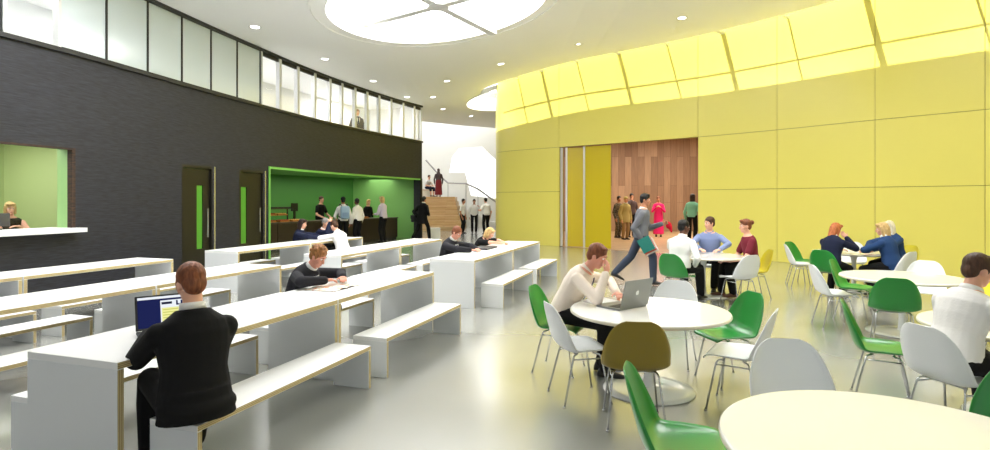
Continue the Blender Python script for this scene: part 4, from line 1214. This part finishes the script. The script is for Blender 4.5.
    if top in ('jacket', 'coat', 'sweater', 'shirt'):
        bm = bmesh.new(); cm = COLR if top != 'shirt' else FAB[topm]; n = 20
        c, d, f = S((.512 if top in ('jacket', 'coat') else .478)*k); c2, d2, f2 = S((.553 if top in ('jacket', 'coat') else .525)*k); xv = xax(.475*k); fv = fwd(.475*k)
        R = [[bm.verts.new(cc+xv*rx*math.cos(2*math.pi*q/n)+fv*(ry*math.sin(2*math.pi*q/n))-d*(.018*k*max(0, math.sin(2*math.pi*q/n)))) for q in range(n)] for cc, rx, ry in (((c, .066*k, .064*k), (c.lerp(c2, .6), .064*k, .063*k), (c2, .062*k, .062*k)) if top in ('jacket', 'coat') else ((c, .078*k+it*.35, .07*k+it*.3), (c.lerp(c2, .6), .069*k, .067*k), (c2, .064*k, .063*k)))]
        for A, B in zip(R, R[1:]):
            for q in range(n): bm.faces.new((A[q], A[(q+1) % n], B[(q+1) % n], B[q]))
        bmesh.ops.recalc_face_normals(bm, faces=list(bm.faces)); bmesh.ops.solidify(bm, geom=list(bm.faces), thickness=-.005); mobj('collar', bm, cm, root, True)
    if top in ('jacket', 'coat') and shirt != 'none': front('shirt_front', ((.2, .008), (.27, .026), (.36, .052), (.43, .062), (.478, .05)), .015, COLR)
    if tie: front('tie', ((.16 if top != 'jacket' else .21, .022 if top == 'shirt' else .012), (.3, .026), (.42, .02), (.46, .016), (.478, .024)), .023 if top == 'jacket' else .012, FAB['tie'])
    # ---- shoes
    for i in (0, 1):
        an = J[i][5]; fd = foot_dir(i); bm = bmesh.new(); sd_ = V((fd.y, -fd.x, 0)).normalized(); zb = an.z-.085*k+.004
        def sec(y, w, h, yo=0): return [(an.x, an.y)]
        o = V((an.x, an.y, zb))
        prof = ((-.075, .018, .05), (-.06, .034, .085), (-.02, .038, .1), (.03, .04, .085), (.08, .046, .062), (.13, .047, .05), (.168, .036, .04), (.185, .014, .026))
        loft(bm, [(o+fd*yy*k+V((0, 0, h*k*.5)), sd_*w*k, V((0, 0, h*k*.5))) for yy, w, h in prof], 14)
        mobj('shoe', bm, shoe or SHOE, root, True)
    return root
NV = .0065
# --- near table, back to the camera
q = st(2.52, -2.69)
person('person in a black suit seen from behind on the nearest bench, using a laptop', q.x, q.y, (-.66, .77), seat=BH+.004, H=1.82, pose='sit', lean=(2, 10), head=(16, 8), hair='auburn', topm='black', top='jacket', botm='black', vox=NV, build=1.02,
       hands=((.08, .52, TH+.06), (-.15, .52, TH+.06)), palms=('down', 'down'), feet=((.1, .46, .085), (-.16, .42, .085)), elbow=((.5, -.3, -.7), (-.5, -.2, -.7)), curl=.5)
# --- curly boy reading
q = st(5.12, -4.05)
person('person with curly hair, dark blazer and tie reading an open magazine at the table', q.x, q.y, (.96, -.28), seat=BH+.004, H=1.70, pose='sit', lean=(9, 40), head=(30, 0), hair='curly', hs='curly', top='jacket', topm='charcoal', tie=True, vox=NV, skin='pink',
       hands=((.15, .47, TH+.072), (-.13, .51, TH+.072)), palms=('down', 'down'), elbow=((1, 0, 0), (-1, 0, 0)), feet=((.1, .23, .085), (-.1, .25, .085)))
# --- pair at the far front-row table
q = st(9.2, -4.05)
person('person with cropped red hair in a dark suit and tie writing at the far table', q.x, q.y, (.9, -.43), seat=BH+.004, H=1.72, pose='sit', lean=(6, 30), head=(30, -6), hair='auburn', top='jacket', topm='charcoal', tie=True, skin='pink', vox=.009,
       hands=((.1, .55, TH+.05), (-.14, .55, TH+.05)), palms=('down', 'down'), elbow=((1, 0, 0), (-1, 0, 0)), feet=((.1, .23, .085), (-.1, .25, .085)))
q = st(10.75, -4.05)
person('person with blond bobbed hair in dark top bowed over arms on the far table', q.x, q.y, (.9, -.43), seat=BH+.004, H=1.62, pose='sit', lean=(12, 48), head=(28, 10), hair='blond', hs='bob', top='shirt', topm='black', vox=.009, sleeve='short',
       hands=((-.04, .56, TH+.05), (-.2, .54, TH+.05)), palms=('down', 'down'), elbow=((1, .1, .1), (-1, .1, .1)), feet=((.1, .23, .085), (-.1, .25, .085)))
# --- three pupils by the servery
q = st(10.8, -8.49)
person('person with long dark hair and dark blazer sitting behind the wall-side table', q.x, q.y, (.9, .1), seat=BH+.004, H=1.7, pose='sit', lean=(6, 14), head=(8, -10), hair='dark', hs='wave', top='jacket', topm='navy', hands=((.1, .52, TH+.05), (-.15, .52, TH+.05)), palms=('down', 'down'), shirt='none', elbow=((1, 0, 0), (-1, 0, 0)))
q = st(11.62, -8.47)
person('person in a dark sweater, hand raised to face, behind the wall-side table', q.x, q.y, (.9, -.35), seat=BH+.004, H=1.72, pose='sit', lean=(8, 22), head=(14, 0), hair='grey', hs='short', top='sweater', topm='navy', hands=((.07, .36, 1.1), (-.2, .5, TH+.05)), palms=('face', 'down'), elbow=((.3, 1, -.2), (-1, 0, 0)))
q = st(10.75, -7.2)
person('person in a white shirt leaning over the wall-side table, back to the camera', q.x, q.y, (-.85, .45), seat=BH+.004, H=1.75, pose='sit', lean=(14, 34), head=(24, 0), hair='brown', topm='white', hands=((.1, .58, TH+.05), (-.12, .56, TH+.05)), palms=('down', 'down'), build=1.05, elbow=((1, 0, 0), (-1, 0, 0)))
# --- laptop table
person('person in a cream shirt writing beside the grey laptop, cheek on hand', .62, 5.45, (.93, -.36), seat=.452, H=1.74, pose='sit', lean=(18, 42), head=(24, -4), hair='auburn', hs='tidy', topm='cream', vox=NV, skin='pink', tie=True,
       hands=((.15, .44, .97), (-.12, .50, .76)), palms=('face', 'down'), elbow=((.5, .7, -.6), (-1, 0, .1)), feet=((.09, .43, .085), (-.1, .36, .085)))
# --- right edge
person('person in a white shirt with dark hair seated at the right photo edge', 3.12, 3.86, (.96, .22), seat=.452, H=1.72, pose='sit', lean=(12, 28), head=(14, -18), hair='brown', hs='tidy', topm='white', vox=NV, build=1.04,
       hands=((.12, .56, .76), (-.2, .5, .62)), palms=('down', 'down'))
# --- trio at the round table
person('person in a white shirt with black hair seated on the green chair, back turned', 2.93, 9.0, (.7, .7), seat=.452, H=1.8, pose='sit', lean=(10, 22), head=(6, -30), hair='black', topm='white', skin='dark', vox=.009, build=1.08,
       hands=((.2, .16, .60), (-.15, .54, .77)), palms=('down', 'down'), elbow=((.5, -.5, -.6), (-1, 0, 0)), feet=((.14, .5, .085), (-.1, .42, .085)))
person('person in a blue shirt on the far side of the round table, looking left', 4.03, 10.5, (-.42, -.9), seat=.452, H=1.8, pose='sit', lean=(5, 14), head=(2, -44), hair='brown', topm='blue', vox=.009, build=1.1, hands=((.13, .54, .77), (-.2, .52, .77)), palms=('down', 'down'), elbow=((1, 0, 0), (-1, 0, 0)))
person('person in a maroon top with hair in a bun on the yellow chair', 4.42, 9.55, (-.97, .05), seat=.452, H=1.76, pose='sit', lean=(5, 12), head=(4, 0), hair='auburn', hs='bun', top='tshirt', topm='maroon', sleeve='short', botm='black', vox=.009, build=.95,
       hands=((.12, .40, .62), (-.14, .42, .62)), palms=('down', 'down'), shoe=SHOEB, feet=((.05, .5, .085), (-.12, .36, .085)))
# --- girls by the yellow wall
person('person with long ginger hair and dark blazer, chin on hand, by the yellow wall', 5.74, 9.64, (.84, .54), seat=.452, H=1.66, pose='sit', lean=(12, 26), head=(16, -20), hair='ginger', hs='long', top='jacket', topm='navy', vox=.009, shirt='none', hands=((.08, .42, .98), (-.1, .54, .77)), palms=('face', 'down'), elbow=((.5, .9, -.5), (-1, 0, 0)), feet=((.1, .22, .085), (-.1, .22, .085)))
person('person with a long blond ponytail and blue jacket, facing left at the far table', 6.70, 9.38, (-.5, .86), seat=.452, H=1.66, pose='sit', lean=(10, 18), head=(8, 30), hair='blond', hs='long', top='jacket', topm='denim', vox=.009, shirt='none', hands=((.04, .42, .77), (-.04, .36, .77)), palms=('down', 'down'), elbow=((1, 0, .0), (-1, 0, .0)), feet=((.1, .22, .085), (-.1, .22, .085)))
person('person with white-blond hair and blue jacket on the far yellow chair', 7.52, 10.42, (-1, -.1), seat=.452, H=1.66, pose='sit', lean=(10, 20), head=(8, 0), hair='pale', hs='long', top='jacket', topm='denim', vox=.009, shirt='none', hands=((.1, .52, .77), (-.15, .52, .77)), palms=('down', 'down'), elbow=((1, 0, .0), (-1, 0, .0)), feet=((.1, .22, .085), (-.1, .22, .085)))
# --- man walking past the doorway
wk = person('person in a grey sweater striding past the doorway with books in hand', 2.86, 11.0, (.93, -.28), H=1.87, lean=(4, 8), head=(6, -8), hair='black', hs='tidy', top='sweater', topm='grey', botm='jeans', vox=.008, skin='tan',
       hands=((.16, .03, .88), (-.16, .40, 1.18)), palms=('in', 'in'), feet=((.09, .24, .095), (-.09, -.52, .17)), kneeh=((.05, 1, 0), (-.05, 1, 0)), zp=.955, elbow=((.4, -1, -.2), (-.4, -.8, -.6)), curl=.9)
# --- doorway group
person('person in dark patterned clothes standing leftmost in the wood-lined room', 5.3, 24.2, (.6, -.8), z=.012, H=1.86, head=(0, 0), hair='black', skin='tan', topm='camo', botm='camo', vox=.013)
person('person in khaki jacket and tan trousers in front of the wood wall', 5.38, 23.2, (.4, -.9), z=.012, H=1.82, hair='blond', hs='cap', hatm='khaki', top='coat', topm='khaki', botm='tan', vox=.013, shirt='none')
person('person in dark clothes, hand raised to mouth, behind the khaki jacket', 6.0, 24.7, (.1, -1), z=.012, H=1.98, hair='black', skin='tan', topm='brown', botm='black', vox=.013, hands=((.08, .26, 1.62), None), palms=('face', 'in'))
person('person in a long bright pink dress by the wood wall', 7.3, 25.0, (-.3, -1), z=.012, H=1.85, hair='auburn', skin='tan', topm='pink', bot='skirt', botm='pink', vox=.013, hands=((.1, .3, 1.3), (-.1, .3, 1.3)))
person('person in a mint top and black trousers at the right doorway jamb', 7.56, 21.5, (.6, .8), z=.012, H=1.93, hair='dark', hs='long', topm='mint', botm='black', vox=.013)
# --- servery
q = person('person in a black t-shirt serving behind the counter', -6.6, 21.1, (.9, -.4), H=1.84, hair='brown', top='tshirt', topm='black', sleeve='short', vox=.012, hands=((.2, .34, 1.0), (-.2, .34, 1.0)), palms=('down', 'down'), build=1.05)
bk = person('person in white shirt and cap with a pale blue backpack at the counter', -5.3, 19.6, (-.45, .89), H=1.8, hair='black', hs='cap', hatm='charcoal', topm='white', skin='tan', vox=.012, hands=(None, (-.2, .35, 1.0)))
person('person in a white shirt queuing right of the backpack wearer', -4.98, 20.4, (-.85, .5), H=1.76, hair='black', topm='white', skin='dark', vox=.012)
person('person with blond hair in black serving behind the right of the counter', -5.4, 23.7, (.8, -.6), H=1.72, hair='blond', hs='bob', top='tshirt', topm='black', vox=.012)
person('person with blond hair in lilac top and dark trousers facing the counter', -4.36, 21.9, (-.9, .42), H=1.84, hair='blond', hs='bob', topm='lilac', botm='black', vox=.012, hands=((.1, .34, 1.1), (-.1, .34, 1.1)), palms=('down', 'down'))
bg = person('person in a black coat walking with a shoulder bag past the wall end', -2.95, 22.7, (.55, .83), H=1.92, hair='black', top='coat', topm='black', botm='black', skin='tan', vox=.012, lean=(6, 12), feet=((.09, .34, .09), (-.09, -.46, .16)), zp=.96, hands=((.18, .2, 1.05), (-.2, -.05, .95)), shirt='none')
# --- pupils by the steps
person('person in a white shirt nearest the wooden steps, leftmost of three pupils', -1.62, 27.6, (.9, -.3), H=1.76, hair='black', topm='white', skin='tan', sleeve='short', vox=.013)
person('person in a white shirt, middle of the three standing pupils', -1.04, 27.9, (.1, -1), H=1.74, hair='black', topm='white', skin='tan', vox=.013, hands=(None, (-.25, .2, 1.3)))
person('person in a white shirt seen from behind, rightmost of three pupils', -.42, 27.0, (-.5, .85), H=1.8, hair='black', topm='white', vox=.013, sleeve='short', build=1.1, hands=(None, (-.3, .2, 1.15)))
person('person in grey headscarf and long burgundy skirt on top of the steps', -3.3, 32.75, (-.2, 1), z=1.836, H=1.70, hs='scarf', hatm='brown', topm='brown', bot='skirt', botm='burg', skin='tan', vox=.013)
person('person in a white top and dark shorts sitting on the landing block', -4.02, 33.12, (.8, -.75), z=1.836, seat=.444, H=1.72, pose='sit', hair='brown', topm='white', bot='shorts', botm='navy', sleeve='short', vox=.013, hands=((.12, .4, .64), (-.12, .4, .64)), palms=('down', 'down'), lean=(8, 20))
# --- gallery and reception
q = PL.pos(LH(374)); d = PL.tan(LH(374))
person('person in a grey suit standing behind the upper gallery glass', q.x-d.y*.75, q.y+d.x*.75, (.55, -.85), z=3.3, H=1.8, hair='auburn', top='jacket', topm='suit', botm='suit', tie=True, vox=.012)
q = V((-8.38, 9.7))
person('person with blond fringe in a sleeveless black top behind the reception window', q.x, q.y, (.5, -.86), H=1.66, hair='blond', hs='bob', top='tshirt', topm='black', sleeve='none', vox=.0085, hands=((.16, .3, 1.2), (-.16, .3, 1.2)), palms=('down', 'down'), head=(6, 24))

# ================================================================== things they carry
def wpt(root, x, y, z): return (root.matrix_basis @ V((x, y, z)))
def held(root, name, label, cat, x, y, z, rz=0):
    p = wpt(root, x, y, z); return thing(name, label, cat, p, root.rotation_euler.z+rz)
bookm = [mat('book_teal', (30, 120, 110), .5), mat('book_red', (214, 84, 56), .5), mat('book_white', (230, 226, 216), .5)]
for i, (m, lab) in enumerate(zip(bookm, ('teal book held against the thigh of the striding person in grey', 'orange red book tucked behind the teal book in the striding person\'s hand', 'pale book innermost of the three the striding person in grey holds'))):
    t = held(wk, 'book', lab, 'book', .24+.032*(2-i) - .03, .10+.03*i, .78-.02*i); t['group'] = 'books in the walking person\'s hand'
    t.rotation_euler = (math.radians(28), 0, wk.rotation_euler.z)
    bm = bmesh.new(); box(bm, -.012, .012, -.1, .14, -.13, .15); mobj('cover', bm, m, t)
    bm = bmesh.new(); box(bm, -.009, .009, .14, .143, -.125, .145); mobj('page_edge', bm, M['paper'], t)
t = held(wk, 'folded_cloth', 'small bright red cloth held in the raised hand of the striding person', 'cloth', -.16, .53, 1.17)
bm = bmesh.new(); ell(bm, (0, 0, -.02), (.05, .06, .07)); cap(bm, (0, .02, -.04), (.0, .05, -.14), .045, .02); ell(bm, (.02, -.01, .02), (.04, .04, .04)); mobj('cloth_fold', remeshed(bm, .008, 1), FAB['red'], t, True)
bagm = mat('backpack_blue', (150, 176, 200), .7); strapm = mat('strap_dark', (34, 36, 44), .7)
t = held(bk, 'backpack', 'pale blue backpack on the back of the white-shirted person at the counter', 'backpack', 0, -.24, 1.22)
bm = bmesh.new(); box(bm, -.15, .15, -.09, .075, -.23, .22); bevel_all(bm, .05, 4); mobj('bag_body', bm, bagm, t, True)
bm = bmesh.new(); box(bm, -.11, .11, -.125, -.085, -.2, .0); bevel_all(bm, .018, 3); mobj('front_pocket', bm, mat('backpack_pocket', (120, 146, 176), .7), t, True)
for s in (-1, 1):
    bm = bmesh.new(); tube(bm, [(s*.09, .06, .18), (s*.115, .12, .27), (s*.125, .28, .29), (s*.13, .40, .18), (s*.14, .405, .0), (s*.17, .3, -.12), (s*.15, .07, -.18)], .016, 6); mobj('strap', bm, strapm, t, True)
t = held(bg, 'shoulder_bag', 'dark shoulder bag hanging at the side of the person in the black coat', 'bag', -.36, -.02, .92)
bm = bmesh.new(); box(bm, -.07, .07, -.2, .2, -.17, .12); bevel_all(bm, .04, 3); mobj('bag_body', bm, strapm, t, True)
bm = bmesh.new(); box(bm, -.085, -.065, -.19, .19, -.03, .11); mobj('bag_flap', bm, FAB['black'], t)
bm = bmesh.new(); tube(bm, [(0, .16, .1), (.1, .15, .35), (.17, .06, .55), (.17, -.06, .55), (.1, -.15, .35), (0, -.16, .1)], .015, 6); mobj('strap', bm, strapm, t, True)
